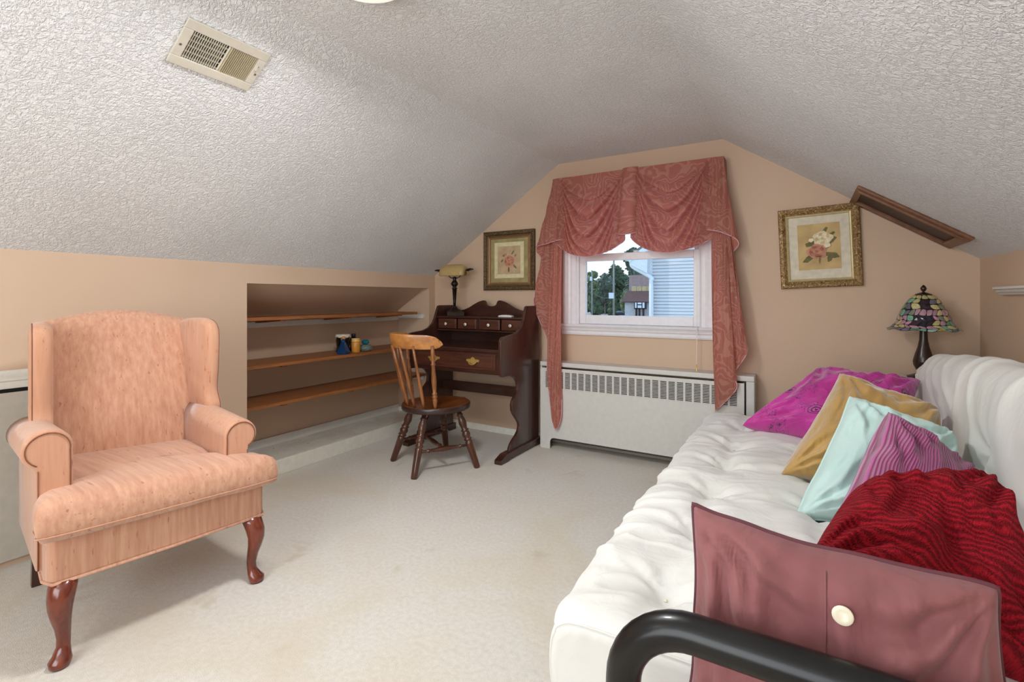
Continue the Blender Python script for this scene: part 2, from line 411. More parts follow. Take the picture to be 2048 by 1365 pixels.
def slab(name, a, b):
    (x0, z0), (x1, z1) = a, b
    n = Vector((-(z1-z0), 0, x1-x0)).normalized()
    if n.z < 0: n = -n
    q = [(x0, z0), (x1, z1), (x1+n.x*.05, z1+n.z*.05), (x0+n.x*.05, z0+n.z*.05)]
    o = MB().prism(q, lambda p: (p[0], YF, p[1]), lambda p: (p[0], YB+.02, p[1])).build(name, 'ceiling', origin=(0, 0, 0)); return struct(o)
slab('ceiling_left', (XL-.06, ZK-.06*.681), (XA, ZC)); slab('ceiling', (XA, ZC), (XC, ZC)); slab('ceiling_right', (XC, ZC), (XR+.06, ZK-.04))
struct(box('baseboard_back', XL, -1.79, YB-.015, YB, 0, .056, 'cream_paint', bevel=.004))
# alcove platform + trims
struct(box('trim_1', AX, XL-.02, AY0, AY1, 0, .088, 'platform', bevel=0))
struct(box('trim_2', XL-.022, XL+.004, AY0-.55, AY1+.08, 0, .100, 'cream_paint', bevel=.003))
struct(box('trim_3', AX, AX+.014, AY0, AY1-.001, .088, .150, 'white_paint', bevel=.003))
struct(box('trim_4', AX+.015, XL-.03, AY1-.014, AY1, .088, .130, 'white_paint', bevel=.003))
struct(box('trim_5', AX, AX+.016, AY0, AY1-.001, .955, .998, 'white_paint', bevel=.003))
# plain access door low in the knee wall at far left, with moulded head
d = box('door_1', XL+.001, XL+.020, -.9, .86, .03, .755, 'door_grey'); struct(d)
box('gap_strip', XL+.0005, XL+.012, -.9, .86, .752, .772, 'black_gap', d, bevel=0)
mo = [(0, 0), (.016, 0), (.020, .012), (.020, .03), (.028, .036), (.028, .05), (.034, .06), (.034, .08), (0, .08)]
MB().prism(mo, lambda p: (XL+p[0], -.9, .772+p[1]), lambda p: (XL+p[0], .86, .772+p[1])).build('door_head', 'cream_paint', d, bevel=.001, seg=1)

# ------------------------------------------------------------------ shelves
for k, (zb, name_, lab) in enumerate([(1.018, 'wall_shelf', 'topmost brown pine shelf board in the wall alcove, above the white rail'),
                             (.712, 'wall_shelf', 'middle brown pine shelf board in the alcove, holding the small bottles and jars'),
                             (.452, 'wall_shelf', 'lowest brown pine shelf board in the alcove, above the white platform')]):
    x1 = [-3.005, -2.985, -2.985][k]; y1 = [3.40, 3.47, 3.49][k]
    s = thing(name_, lab, 'shelf', ((AX+x1)/2, 2.6, zb), 'shelf boards in the alcove')
    box('board', AX+.018, x1, AY0+.004, y1, zb, zb+.022, 'shelf_wood', s, bevel=.002)
    for yy in (2.05, 2.62, 3.18):
        q = [(x1-.012, zb), (AX+.05, zb), (AX+.05, zb-.030), (x1-.06, zb-.011), (x1-.012, zb-.009)]
        MB().prism(q, lambda p: (p[0], yy, p[1]), lambda p: (p[0], yy+.035, p[1])).build('bracket', 'shelf_wood', s)
    if k != 1:
        tag(box('cleat', AX+.02, XL-.055, AY1-.020, AY1-.001, zb-.042, zb-.001, 'white_paint', s), 'white end cleat')
    else: tag(box('cleat', AX+.02, XL-.06, AY1-.018, AY1-.001, zb-.03, zb-.001, 'white_paint', s), 'white end cleat')

# ------------------------------------------------------------------ window
wd = thing('window_1', 'white double hung window in the gable wall with moulded stool and apron', 'window', (-1.075, YB, .88)); struct(wd)
del wd['category']
def wbox(n, x0, x1, y0, y1, z0, z1, m='window_white', bevel=.002, parent=wd): return box(n, x0, x1, y0, y1, z0, z1, m, parent, bevel)
yc = YB-.018
# casing with stepped profile
for n_, xa, sgn in (('casing', -1.646, 1), ('casing', -.505, -1)):
    prof = [(0, 0), (0, .018), (.012, .020), (.03, .014), (.045, .016), (.060, .011), (.075, .014), (.100, .012), (.110, .006), (.110, 0)]
    MB().prism(prof, lambda p: (xa+sgn*p[0], YB-p[1], .962), lambda p: (xa+sgn*p[0], YB-p[1], 2.07)).build(n_, 'window_white', wd)
wbox('head_casing', -1.646, -.505, YB-.018, YB, 2.0, 2.09)
for xa, xb in ((WX0-.001, WX0+.018), (WX1-.018, WX1+.001)): wbox('jamb', xa, xb, YB-.004, YB+.12, .945, 2.02)
wbox('inner_sill', WX0, WX1, YB-.004, YB+.13, .935, .962)
# stool & apron
st_ = [(.0, .962), (-.055, .962), (-.062, .955), (-.058, .945), (-.05, .940), (-.045, .932), (0, .932)]
MB().prism(st_, lambda p: (-1.672, YB+p[0], p[1]), lambda p: (-.478, YB+p[0], p[1])).build('stool', 'window_white', wd)
ap_ = [(0, .932), (-.038, .932), (-.034, .918), (-.024, .908), (-.022, .890), (-.016, .878), (0, .878)]
MB().prism(ap_, lambda p: (-1.655, YB+p[0], p[1]), lambda p: (-.495, YB+p[0], p[1])).build('apron', 'window_white', wd)
def sash(n, x0, x1, y0, z0, z1, lw_, rw_, bot, top):
    fr = MB(); fr.box(x0, x0+lw_, y0, y0+.035, z0, z1); fr.box(x1-rw_, x1, y0, y0+.035, z0, z1); fr.box(x0+lw_, x1-rw_, y0, y0+.035, z0, z0+bot); fr.box(x0+lw_, x1-rw_, y0, y0+.035, z1-top, z1)
    o = fr.build(n, 'window_white', wd, bevel=.003, seg=2)
    box('pane', x0+lw_-.004, x1-rw_+.004, y0+.016, y0+.019, z0+bot-.004, z1-top+.004, 'glass', o, bevel=0)
    return o
lo = sash('lower_sash', -1.513, -.622, YB+.02, .963, 1.507, .045, .04, .068, .055)
up = sash('upper_sash', -1.513, -.622, YB+.062, 1.46, 2.01, .04, .04, .045, .05)
wbox('track', WX0+.018, WX0+.028, YB+.018, YB+.10, .963, 2.01); wbox('track', WX1-.026, WX1-.018, YB+.018, YB+.10, .963, 2.01)
MB().lathe([(.0, 0), (.02, 0), (.02, .012), (.0, .012)], (-1.07, YB+.03, 1.507), (-1.07, YB+.03, 1.6), 12).build('sash_lock', 'window_white', wd)

# blind cord
cd = thing('blind_cord', 'thin cream blind cord with brass tassel hanging over the window stool', 'cord', (-.635, YB-.075, .66))
cx_ = onY(1393, 660, YB-.075).x
MB().tube([(cx_, YB-.075, 2.03), (cx_, YB-.075, 1.3), (cx_, YB-.075, .71)], .0016, 6).build('cord', 'cream_paint', cd)
MB().tube([(cx_+.012, YB-.073, 2.03), (cx_+.008, YB-.073, 1.3), (cx_+.002, YB-.073, .71)], .0012, 6).build('cord', 'cream_paint', cd)
MB().lathe([(.001, 0), (.0035, .004), (.003, .02), (.006, .045), (.006, .05), (.001, .052)], (cx_, YB-.075, .712), (cx_, YB-.075, .6), 10).build('tassel', 'brass', cd)

# ------------------------------------------------------------------ valance
va = thing('window_valance', 'rose damask swag and jabot valance over the window', 'valance', (-1.08, 3.55, 1.6))
ZT = 2.100; YV = 3.49
pL = onY(1105, 362, YV).x; pR = onY(1450, 319, YV).x
box('valance_board', pL+.03, pR-.01, YV+.03, YB, ZT-.025, ZT-.006, 'damask', va, bevel=.004)
for xx in (pL+.004, pR-.006):   # returns to the wall
    MB().grid(8, 20, lambda u, v: Vector((xx+.004*math.sin(v*9), YV+.02+u*(YB-YV-.02), ZT-.004-v*(.50+.0*u)))).build('return', 'damask', va, smooth=True, uv=[(i/7*.1, j/19*.5) for i in range(8) for j in range(20)])
def swag(pxl, pxr, hl, hm, hr, seed):
    a = onY(pxl[0], pxl[1], YV); b = onY(pxr[0], pxr[1], YV); c = onY(hl[0], hl[1], YV+.01); d_ = onY(hr[0], hr[1], YV+.01); m_ = onY(hm[0], hm[1], YV-.03)
    NU, NV = 110, 120; uvs = []
    tm = (m_.x-c.x)/(d_.x-c.x)
    def fn(u, v):
        s4 = 4*u*(1-u)
        xt = a.x+(b.x-a.x)*u; xh = c.x+(d_.x-c.x)*u
        zside = c.z+(d_.z-c.z)*u
        hem = zside-(zside-m_.z)*s4**.85
        x = xt+(xh-xt)*v**.8; z = ZT+(hem-ZT)*v
        g = .10+.90*(1-abs(2*u-1)**(1.55))
        drop = (ZT-z)/(ZT-m_.z)
        ph = drop/g
        env = max(0, min(1, (ph-.22)/.15))*max(0, min(1, (1.15-ph*g)/.35))
        wv = abs(math.sin(PI*(5.0*ph**.85+.16*noise.noise(Vector((u*4, v*4, seed))))))
        sh = wv**.75
        amp = .075*min(1, g*1.3)*(1-.25*drop)
        belly = .045*math.sin(PI*u)*min(1, drop*1.6)
        y = YV-belly-amp*env*sh+.006*noise.noise(Vector((u*4, v*4, seed+3)))
        z -= .040*env*sh*math.sin(PI*u)*min(1, (1-v)*5)
        uvs.append((x*1.0, z*1.0))
        return Vector((x, y, z))
    o = MB().grid(NU, NV, fn); return o.build('swag', 'damask', va, smooth=True, uv=uvs)
sw1 = swag((1123, 362), (1248, 346), (1115, 486), (1180, 514), (1252, 480), 1)
sw2 = swag((1273, 342), (1416, 326), (1262, 475), (1339, 506), (1428, 474), 9)
def hemtube(pts, par): MB().tube(pts, .0022, 6).build('hem', 'hem_trim', par)
for s_, nu, nv in ((sw1, 110, 120), (sw2, 110, 120)):
    vs = s_.data.vertices; O = ORG[s_.name]
    MB().tube([Vector(vs[i*nv+nv-1].co)+O for i in range(0, nu, 3)], .0025, 6).build('hem', 'hem_trim', s_, smooth=True)
# centre horn
def horn():
    a = onY(1244, 346, YV-.012); b = onY(1275, 341, YV-.012); c = onY(1233, 467, YV-.02); d_ = onY(1275, 467, YV-.02)
    uvs = []
    def fn(u, v):
        th = PI*1.25*(u-.5)
        cxm = (a.x+b.x)/2+((c.x+d_.x)/2-(a.x+b.x)/2)*v; hw = (b.x-a.x)/2+((d_.x-c.x)/2-(b.x-a.x)/2)*v
        z = ZT+.006+(c.z-ZT)*v - .022*v*(math.cos(th))
        y = YV-.012-(.022+.035*v)*math.cos(th)+.012
        uvs.append((cxm+hw*th*.6, z)); return Vector((cxm+hw*math.sin(th)/math.sin(PI*.5), y, z))
    o = MB().grid(24, 40, fn).build('horn', 'damask', va, smooth=True, uv=uvs)
    vs = o.data.vertices; O = ORG[o.name]
    MB().tube([Vector(vs[i*40+39].co)+O for i in range(24)], .0025, 6).build('hem', 'hem_trim', o, smooth=True)
horn()
def jabot(name, hem, tops, label):
    # hem: list of (px,py,depthY) ; tops: list of top x pixel
    H_ = catmull([onY(x, y, Y) for x, y, Y in hem], 10)
    T_ = catmull([Vector((onY(tx, 340, 3.50).x, 3.485+.06*i_/9, ZT)) for i_, (tx, h) in enumerate(zip(tops, hem))], 10)
    n = len(H_); NV = 50; uvs = []
    def fn(u, v):
        i = min(n-1, int(round(u*(n-1))))
        t_, h_ = T_[i], H_[i]
        e_ = v**1.25
        p = Vector((t_.x+(h_.x-t_.x)*e_, t_.y+(h_.y-t_.y)*min(1, v*1.25), t_.z+(h_.z-t_.z)*v))
        p.y += .007*math.sin(p.x*150+2*noise.noise(Vector((p.x*8, p.z*2, 0))))*min(1, v*3); uvs.append((u*1.6, p.z)); return p
    o = MB().grid(n, NV, fn).build(name, 'damask', va, smooth=True, uv=uvs)
    MB().tube(H_, .0032, 6).build('hem', 'hem_trim', o, smooth=True)
J = lambda x, y, ox, oy, s: (ox+x/s, oy+y/s)
jabot('jabot', [(1124, 479, 3.475), (1096, 487, 3.435), (1073, 501, 3.46), (1108, 557, 3.52), (1067, 600, 3.45), (1098, 690, 3.49), (1094, 741, 3.40), (1107, 852, 3.385), (1121, 842, 3.395), (1124, 800, 3.405)],
      [1123, 1112, 1106, 1116, 1107, 1117, 1110, 1119, 1121, 1123], None)
jabot('jabot', [(1407, 459, 3.475), (1446, 466, 3.43), (1477, 490, 3.45), (1429, 545, 3.52), (1477, 604, 3.43), (1451, 642, 3.50), (1495, 696, 3.43), (1468, 748, 3.405), (1473, 778, 3.385), (1432, 822, 3.39), (1436, 815, 3.40)],
      [1416, 1432, 1448, 1430, 1447, 1428, 1448, 1432, 1446, 1422, 1418], None)

# ------------------------------------------------------------------ radiator cover
rc = thing('radiator_cover', 'long cream enamel radiator cover with slotted grille below the window', 'radiator cover', (-1.03, 3.53, 0))
RY = 3.445; rx0, rx1, rz = -1.782, -.262, .668
o = MB()
o.box(rx0, rx1, RY, YB-.001, rz-.035, rz); o.box(rx0, rx0+.018, RY, YB-.001, 0, rz-.035); o.box(rx1-.05, rx1, RY, YB-.001, 0, rz-.035)
o.build('outer_frame', 'radiator_enamel', rc, bevel=.006, seg=3)
fx0, fx1, fy = rx0+.016, rx1-.058, RY-.02
gz0, gz1 = .470, .600
# front panel in pieces around the grille, with a raised toe space
pz = MB()
pz.box(fx0, fx1, fy, fy+.012, gz1, rz-.045)
pz.box(fx0, fx0+.035, fy, fy+.012, gz0, gz1); pz.box(fx1-.035, fx1, fy, fy+.012, gz0, gz1)
r_ = .035
cor = [(fx0+.08+r_-r_*math.cos(a), .085-r_+r_*math.sin(a)) for a in [i*PI/12 for i in range(7)]]
cor2 = [(fx1-.08-r_+r_*math.sin(a), .085-r_+r_*math.cos(a)) for a in [i*PI/12 for i in range(7)]]
outl = [(fx0, 0), (fx0+.08, 0)]+cor+cor2+[(fx1-.08, 0), (fx1, 0), (fx1, gz0), (fx0, gz0)]
pz.prism(outl, lambda p: (p[0], fy, p[1]), lambda p: (p[0], fy+.012, p[1]))
pz.box(fx0, fx0+.01, fy+.012, YB-.02, 0, rz-.045); pz.box(fx1-.01, fx1, fy+.012, YB-.02, 0, rz-.045)
pz.build('front_panel', 'radiator_enamel', rc)
g_ = MB(); nc = 25; cw = (fx1-fx0-.07)/nc
for i in range(nc+1):
    x = fx0+.035+i*cw; g_.box(x-.0065, x+.0065, fy+.001, fy+.010, gz0, gz1)
for j in range(13):
    z = gz0+.003+j*(gz1-gz0-.006)/12; g_.box(fx0+.035, fx1-.035, fy+.002, fy+.009, z-.0021, z+.0021)
tag(g_.build('grille', 'radiator_enamel', rc), kind='stuff')
box('dark_interior', fx0+.012, fx1-.012, fy+.05, fy+.06, .12, rz-.05, 'black_gap', rc, bevel=0)
pipe = MB().tube([(fx0+.02, 3.50, .045), (fx1-.02, 3.50, .045)], .012, 10); pipe.build('pipe', 'pole_wood', rc, smooth=True)
box('knob_tab', fx0+.62, fx0+.64, fy-.003, fy, gz1+.018, gz1+.024, 'radiator_enamel', rc)

# ------------------------------------------------------------------ pictures
def picture(nm, label, quad, d, layers, art, tilt):
    # quad centre/size on wall, tilt radians ccw
    cx, cz, wv, hv = quad
    t_ = thing(nm, label, 'picture', (cx, YB-d, cz-hv/2))
    ct, st = math.cos(tilt), math.sin(tilt)
    def P(x, z, y): return Vector((cx+x*ct-z*st, y, cz+x*st+z*ct))
    # frame ring: profile list of (inset, proud)
    def ring(name, prof, mat):
        V = []; F = []
        for ins, pr in prof:
            for sx_, sz_ in ((-1, -1), (1, -1), (1, 1), (-1, 1)): V.append(P(sx_*(wv/2-ins), sz_*(hv/2-ins), YB-pr))
        for i in range(len(prof)-1):
            for k in range(4): F.append((i*4+k, i*4+(k+1) % 4, (i+1)*4+(k+1) % 4, (i+1)*4+k))
        return mesh(name, V, F, mat, t_)
    for name, prof, mat in layers['rings']: ring(name, prof, mat)
    for name, ins, pr, mat in layers['sheets']:
        V = [P(sx_*(wv/2-ins[0]), sz_*(hv/2-ins[1])+ins[2], YB-pr+dy) for dy in (0, .003) for sx_, sz_ in ((-1, -1), (1, -1), (1, 1), (-1, 1))]
        mesh(name, V, [(0, 1, 2, 3), (4, 5, 6, 7), (0, 1, 5, 4), (1, 2, 6, 5), (2, 3, 7, 6), (3, 0, 4, 7)], mat, t_)
    # art blobs
    V = []; F = []; FM = []; mats = []
    y0 = YB-layers['art_y']
    for i, (x, z, rx, rz_, rot, mt, wob) in enumerate(art):
        if mt not in mats: mats.append(mt)
        b = len(V); n = 18; yy = y0-.00025*(i+1)
        V.append(P(x, z, yy))
        for k in range(n):
            an = 2*PI*k/n; rr = 1+wob*math.sin(an*5+i)+.06*math.sin(an*3+i*2)
            px_, pz_ = rx*rr*math.cos(an), rz_*rr*math.sin(an)
            V.append(P(x+px_*math.cos(rot)-pz_*math.sin(rot), z+px_*math.sin(rot)+pz_*math.cos(rot), yy))
        for k in range(n): F.append((b, b+1+k, b+1+(k+1) % n)); FM.append(mats.index(mt))
    mesh('painted_flowers', V, F, None, t_, mats=mats, fmat=FM)
    return t_
def rose(x, z, r, cols):
    L = [(x, z, r, r*.85, 0, cols[0], .10)]
    rnd = random.Random(int(abs(x*1000)+abs(z*1000)))
    for i in range(9):
        a = i*2*PI/9; L.append((x+math.cos(a)*r*.6, z+math.sin(a)*r*.5, r*.34, r*.2, a+PI/2, cols[1+i % 2], .1))
    for i in range(6):
        a = i*2*PI/6+.4; L.append((x+math.cos(a)*r*.3, z+math.sin(a)*r*.25, r*.2, r*.12, a+PI/2, cols[(i+1) % 2], .1))
    L.append((x, z, r*.13, r*.1, 0, cols[2], .1)); return L
# right picture
pr_c = (.085, 1.480)
art = []
art += [(-.045, -.055, .03, .012, .7, 'pt_leaf', .1), (-.03, .02, .03, .012, .2, 'pt_leaf', .1), (.055, -.045, .03, .013, -.3, 'pt_leaf', .1), (.05, .03, .028, .012, .5, 'pt_leaf', .1), (.055, .06, .018, .008, .7, 'pt_leaf', .1), (.03, .085, .016, .007, 1.1, 'pt_leaf', .1), (.045, -.06, .018, .01, 1.3, 'pt_leaf', .1)]
art = [(a*1.2, b*1.2, c*1.3, d_*1.3, e_, f_, g_) for a, b, c, d_, e_, f_, g_ in art]
art += rose(.02, .052, .052, ['pt_white', 'pt_cream', 'pt_pale']); art += rose(-.012, -.026, .052, ['pt_pink', 'pt_rose', 'pt_red'])
art += [(-.04, .045, .014, .012, 0, 'pt_cream', .1), (.042, .008, .018, .015, 0, 'pt_cream', .1), (.0, -.075, .003, .03, -.1, 'pt_red', .0), (-.004, -.058, .02, .003, .1, 'pt_dark', .2)]
picture('framed_picture', 'ornate gold framed rose print in a cream mat hanging by the lamp', (pr_c[0], pr_c[1], .430, .500), .02,
        dict(rings=[('frame', [(0, .001), (0, .024), (.006, .030), (.022, .034), (.034, .026), (.040, .020)], 'gold_frame'), ('frame_lip', [(.040, .020), (.046, .026), (.052, .024), (.056, .012)], 'gold_lip')],
             sheets=[('mat_board', (.052, .052, 0), .012, 'cream_mat'), ('print', (.103, .108, .004), .0135, 'paper_yellow')], art_y=.0138), art, R(2.3))
art = []
art += [(-.035, .035, .014, .007, .5, 'pt_leaf', .1), (.03, .05, .016, .006, .9, 'pt_leaf', .1), (-.05, -.0, .014, .006, .8, 'pt_leaf', .1), (.045, -.04, .02, .006, -.8, 'pt_leaf', .1), (0, -.06, .006, .018, 0, 'pt_dark', .1), (.05, .03, .008, .004, 1, 'pt_leaf', .1)]
art = [(a*1.3, b*1.3, c*1.3, d_*1.3, e_, f_, g_) for a, b, c, d_, e_, f_, g_ in art]
art += rose(.005, -.005, .056, ['pt_pink', 'pt_rose', 'pt_red']); art += [(-.03, .05, .012, .012, 0, 'pt_rose', .1), (.03, .02, .02, .012, -.6, 'pt_rose', .1)]
pc = onY(1019.5, 521.5, YB-.02)
picture('framed_picture', 'dark bronze framed rose print in a green and cream mat beside the curtain', (-2.152, 1.485, .500, .505), .02,
        dict(rings=[('frame', [(0, .001), (0, .028), (.008, .034), (.030, .030), (.036, .022)], 'carved_frame'), ('frame_lip', [(.036, .022), (.042, .028), (.050, .018), (.054, .022), (.062, .020), (.066, .012)], 'frame_bronze')],
             sheets=[('mat_board', (.062, .062, 0), .012, 'green_mat'), ('mat_lip', (.105, .100, .003), .0135, 'pale_lip'), ('print', (.138, .134, .003), .0150, 'paper_tan')], art_y=.0153), art, R(0))

# ------------------------------------------------------------------ desk
dk = thing('writing_desk', 'dark stained wooden desk with hutch, scalloped gallery and curved side panels', 'desk', (-2.26, 3.25, 0))
prof = [(3.50, 1.104), (3.315, 1.104), (3.297, 1.098), (3.288, 1.08), (3.275, 1.05), (3.255, 1.0), (3.225, .955), (3.17, .918), (3.10, .900), (3.0, .893), (2.955, .888), (2.935, .875), (2.925, .855), (2.925, .630), (2.932, .612), (2.95, .605),
        (3.03, .603), (3.08, .597), (3.125, .575), (3.155, .545), (3.165, .505), (3.155, .47), (3.12, .440), (3.09, .415), (3.078, .385), (3.083, .345), (3.105, .31), (3.145, .27), (3.178, .235), (3.185, .205), (3.172, .175), (3.14, .150), (3.10, .130), (3.065, .105), (3.045, .08), (3.04, .05), (3.50, .05)]
for xa, xb in ((-1.842, -1.820), (-2.700, -2.678)):
    sp_ = MB().prism(prof, lambda p: (xa, p[0], p[1]), lambda p: (xb, p[0], p[1])).build('side_panel', 'desk_wood', dk, bevel=.004, seg=2)
    xm = (xa+xb)/2
    ft = [(2.90, 0), (2.90, .030), (2.975, .058), (3.52, .058), (3.52, 0), (3.44, 0), (3.42, .014), (3.02, .014), (3.0, 0)]
    MB().prism(ft, lambda p: (xm-.030, p[0], p[1]), lambda p: (xm+.030, p[0], p[1])).build('foot', 'desk_wood_h', dk, bevel=.005, seg=2)
xi0, xi1 = -2.678, -1.842
box('writing_surface', xi0, xi1, 2.955, 3.49, .770, .795, 'desk_wood_h', dk, .004)
box('apron', xi0, xi1, 2.965, 2.985, .612, .770, 'desk_wood_h', dk, .003)
box('drawer_box', xi0+.03, xi1-.03, 2.986, 3.40, .63, .765, 'desk_wood_h', dk, .002)
dr = MB(); dx0, dx1 = -2.632, -1.888
dr.prism([(dx0, .642), (dx1, .642), (dx1, .758), (dx0, .758)], lambda p: (p[0], 2.966, p[1]), lambda p: (p[0], 2.957, p[1]))
do = dr.build('drawer', 'desk_wood_light', dk, bevel=.003, seg=2)
dr = MB().prism([(dx0+.022, .660), (dx1-.022, .660), (dx1-.022, .740), (dx0+.022, .740)], lambda p: (p[0], 2.957, p[1]), lambda p: (p[0], 2.951, p[1])).build('raised_field', 'desk_wood_light', do, bevel=.006, seg=2)
for hx in (-2.440, -2.078):
    # batwing plate + bail
    bt = [(-.058, .006), (-.05, .014), (-.042, .008), (-.034, .016), (-.022, .010), (-.014, .022), (0, .030), (.014, .022), (.022, .010), (.034, .016), (.042, .008), (.05, .014), (.058, .006), (.052, -.006), (.040, -.004), (.028, -.014), (.016, -.020), (0, -.024), (-.016, -.020), (-.028, -.014), (-.040, -.004), (-.052, -.006)]
    pl_ = MB().prism(bt, lambda p: (hx+p[0], 2.950, .704+p[1]), lambda p: (hx+p[0], 2.947, .704+p[1])).build('handle', 'brass', do)
    MB().tube([(hx+.034*math.cos(a), 2.944-.01*abs(math.sin(a)), .704+.026*math.sin(a)) for a in [PI+i*PI/10 for i in range(11)]], .0028, 8).build('bail', 'brass', do, smooth=True)
# hutch
HY = 3.285
box('hutch_top', xi0, xi1, HY-.012, 3.49, .998, 1.012, 'desk_wood_h', dk, .003)
box('hutch_floor', xi0, xi1, HY-.006, 3.49, .892, .905, 'desk_wood_h', dk, .003)
box('back_panel', xi0, xi1, 3.478, 3.490, .62, 1.0, 'desk_wood_h', dk, 0)
ws = (xi1-xi0-.03)/4
for i, kx in enumerate((-2.574, -2.372, -2.148, -1.946)):
    hw = .094
    q = box('small_drawer', kx-hw, kx+hw, HY-.004, HY+.012, .909, .994, 'desk_wood_light', dk, .004)
    MB().prism([(kx-hw+.008, .915), (kx+hw-.008, .915), (kx+hw-.008, .988), (kx-hw+.008, .988)], lambda p: (p[0], HY-.004, p[1]), lambda p: (p[0], HY-.008, p[1])).build('drawer_face', 'desk_wood_light', q, bevel=.003, seg=1)
    kn = MB().lathe([(.004, 0), (.004, .006), (.009, .010), (.0125, .016), (.011, .021), (.005, .023), (.0, .0232)], (kx, HY-.008, .950), (kx, HY-1, .950), 16).build('knob', 'white_porcelain', q, smooth=True)
    MB().lathe([(.0, 0), (.0038, 0), (.0038, .0015), (.0, .0016)], (kx, HY-.0305, .950), (kx, HY-1, .950), 10).build('knob_screw', 'black_dot', q)
box('centre_stile', -2.278, -2.242, HY-.002, HY+.2, .905, .998, 'desk_wood_h', dk, .002)
# gallery splat
gal = [(-2.68, .99), (-2.68, 1.095), (-2.66, 1.100), (-2.635, 1.090), (-2.61, 1.070), (-2.58, 1.060), (-2.54, 1.066), (-2.49, 1.085), (-2.44, 1.112), (-2.39, 1.135), (-2.345, 1.146), (-2.325, 1.143), (-2.315, 1.130), (-2.308, 1.112), (-2.292, 1.100), (-2.26, 1.095)]
gal = gal+[(-4.52-x, z) for x, z in reversed(gal[:-1])]
MB().prism(gal, lambda p: (p[0], 3.478, p[1]), lambda p: (p[0], 3.494, p[1])).build('gallery', 'desk_wood_h', dk, bevel=.003, seg=2)
box('stretcher', xi0, xi1, 3.36, 3.38, .380, .462, 'desk_wood_h', dk, .003)

# ------------------------------------------------------------------ bankers lamp on desk
LX, LY, LZ = -2.575, 3.385, 1.0125
bl = thing('bankers_lamp', "dark bronze desk lamp with long amber glass shade, standing on the desk hutch", 'lamp', (LX, LY, LZ))
rot45 = lambda x, y: (LX+(x-y)*.7071, LY+(x+y)*.7071)
b_ = MB(); levels = [(.072, 0), (.072, .034), (.060, .038), (.036, .050), (.022, .066), (.016, .084)]
V = []; F = []
for r_, z in levels:
    for a, b in ((-1, -1), (1, -1), (1, 1), (-1, 1)):
        px_, py_ = rot45(a*r_, b*r_); V.append((px_, py_, LZ+z))
for i in range(len(levels)-1):
    for k in range(4): F.append((i*4+k, i*4+(k+1) % 4, i*4+4+(k+1) % 4, i*4+4+k))
F += [(0, 1, 2, 3), (20, 21, 22, 23)]
mesh('base', V, F, 'bronze', bl, bevel=.002, seg=2)
MB().lathe([(.011, .08), (.013, .12), (.020, .232), (.024, .234), (.024, .240), (.016, .242), (.017, .25), (.030, .268), (.032, .276), (.026, .288), (.017, .300), (.014, .312), (.017, .318), (.018, .326), (.012, .335), (.0, .336)], (LX, LY, LZ), (LX, LY, 3), 20).build('column', 'bronze', bl, smooth=True)
MB().tube([(LX+.065*math.cos(a), LY, LZ+.355+.034*math.sin(a)) for a in [PI*1.02+i*PI*.96/14 for i in range(15)]], .0042, 8).build('yoke', 'bronze', bl, smooth=True)
# shade: half barrel with rounded ends
def shade(u, v):
    xx = (u-.5)*2; th = R(-18)+v*R(206)
    e_ = max(0, 1-abs(xx)**5)**.38 if abs(xx) < 1 else 0
    e_ = .30+.70*e_ if abs(xx) < .999 else .30
    rr = .064*e_
    return Vector((LX-.008+xx*.132, LY-.9*rr*math.cos(th)*1.15, LZ+.352+(rr*1.40*math.sin(th) if math.sin(th) > 0 else rr*.6*math.sin(th))))
so = MB().grid(40, 26, shade).build('lamp_shade', 'amber_shade_glass', bl, smooth=True)
sm = so.modifiers.new('sol', 'SOLIDIFY'); sm.thickness = .003
for sg in (-1, 1):
    MB().tube([(LX-.008+sg*.128, LY, LZ+.388), (LX-.008+sg*.15, LY, LZ+.390), (LX-.008+sg*.18, LY-.002, LZ+.396), (LX-.008+sg*.205, LY-.004, LZ+.394)], [.007, .012, .009, .005], 10).build('finial', 'bronze', bl, smooth=True)
MB().tube([(LX+.068, LY-.035, LZ+.36), (LX+.068, LY-.035, LZ+.205)], .0012, 6).build('pull_chain', 'brass', bl)
MB().lathe([(0, 0), (.004, .003), (.005, .008), (.003, .012), (0, .013)], (LX+.068, LY-.035, LZ+.206), (LX+.068, LY-.035, 0), 10).build('pull_bead', 'brass', bl, smooth=True)
MB().tube(catmull([(LX-.05, LY-.05, LZ+.006), (LX-.075, LY-.075, LZ+.004), (xi0+.01, HY+.01, LZ+.003)], 6), .0025, 8).build('power_cord', 'black_dot', bl, smooth=True)
rm_ = thing('remote_control', 'small white remote control lying on top of the desk hutch', 'remote', (-2.05, 3.37, 1.0125))
MB().prism([(-2.112, 0), (-2.106, .012), (-2.075, .017), (-2.0, .015), (-1.985, .011), (-1.983, 0)], lambda p: (p[0], 3.345, 1.0125+p[1]), lambda p: (p[0], 3.385, 1.0125+p[1])).build('body', 'white_plastic', rm_, bevel=.003, seg=2)
box('button_pad', -2.065, -2.015, 3.350, 3.380, 1.0295, 1.0305, 'vent_beige', rm_, 0)

# ------------------------------------------------------------------ wooden spindle chair
CX, CY = -2.20, 2.68
ch = thing('spindle_chair', 'wooden spindle back chair with round seat and turned legs at the desk', 'chair', (CX, CY, 0))
fa = math.atan2(.427, .188); fd = Vector((math.cos(fa), math.sin(fa), 0)); ld = Vector((-fd.y, fd.x, 0)); C0 = Vector((CX, CY, 0))
def cp(a, b, z): return C0+fd*a+ld*b+Vector((0, 0, z))
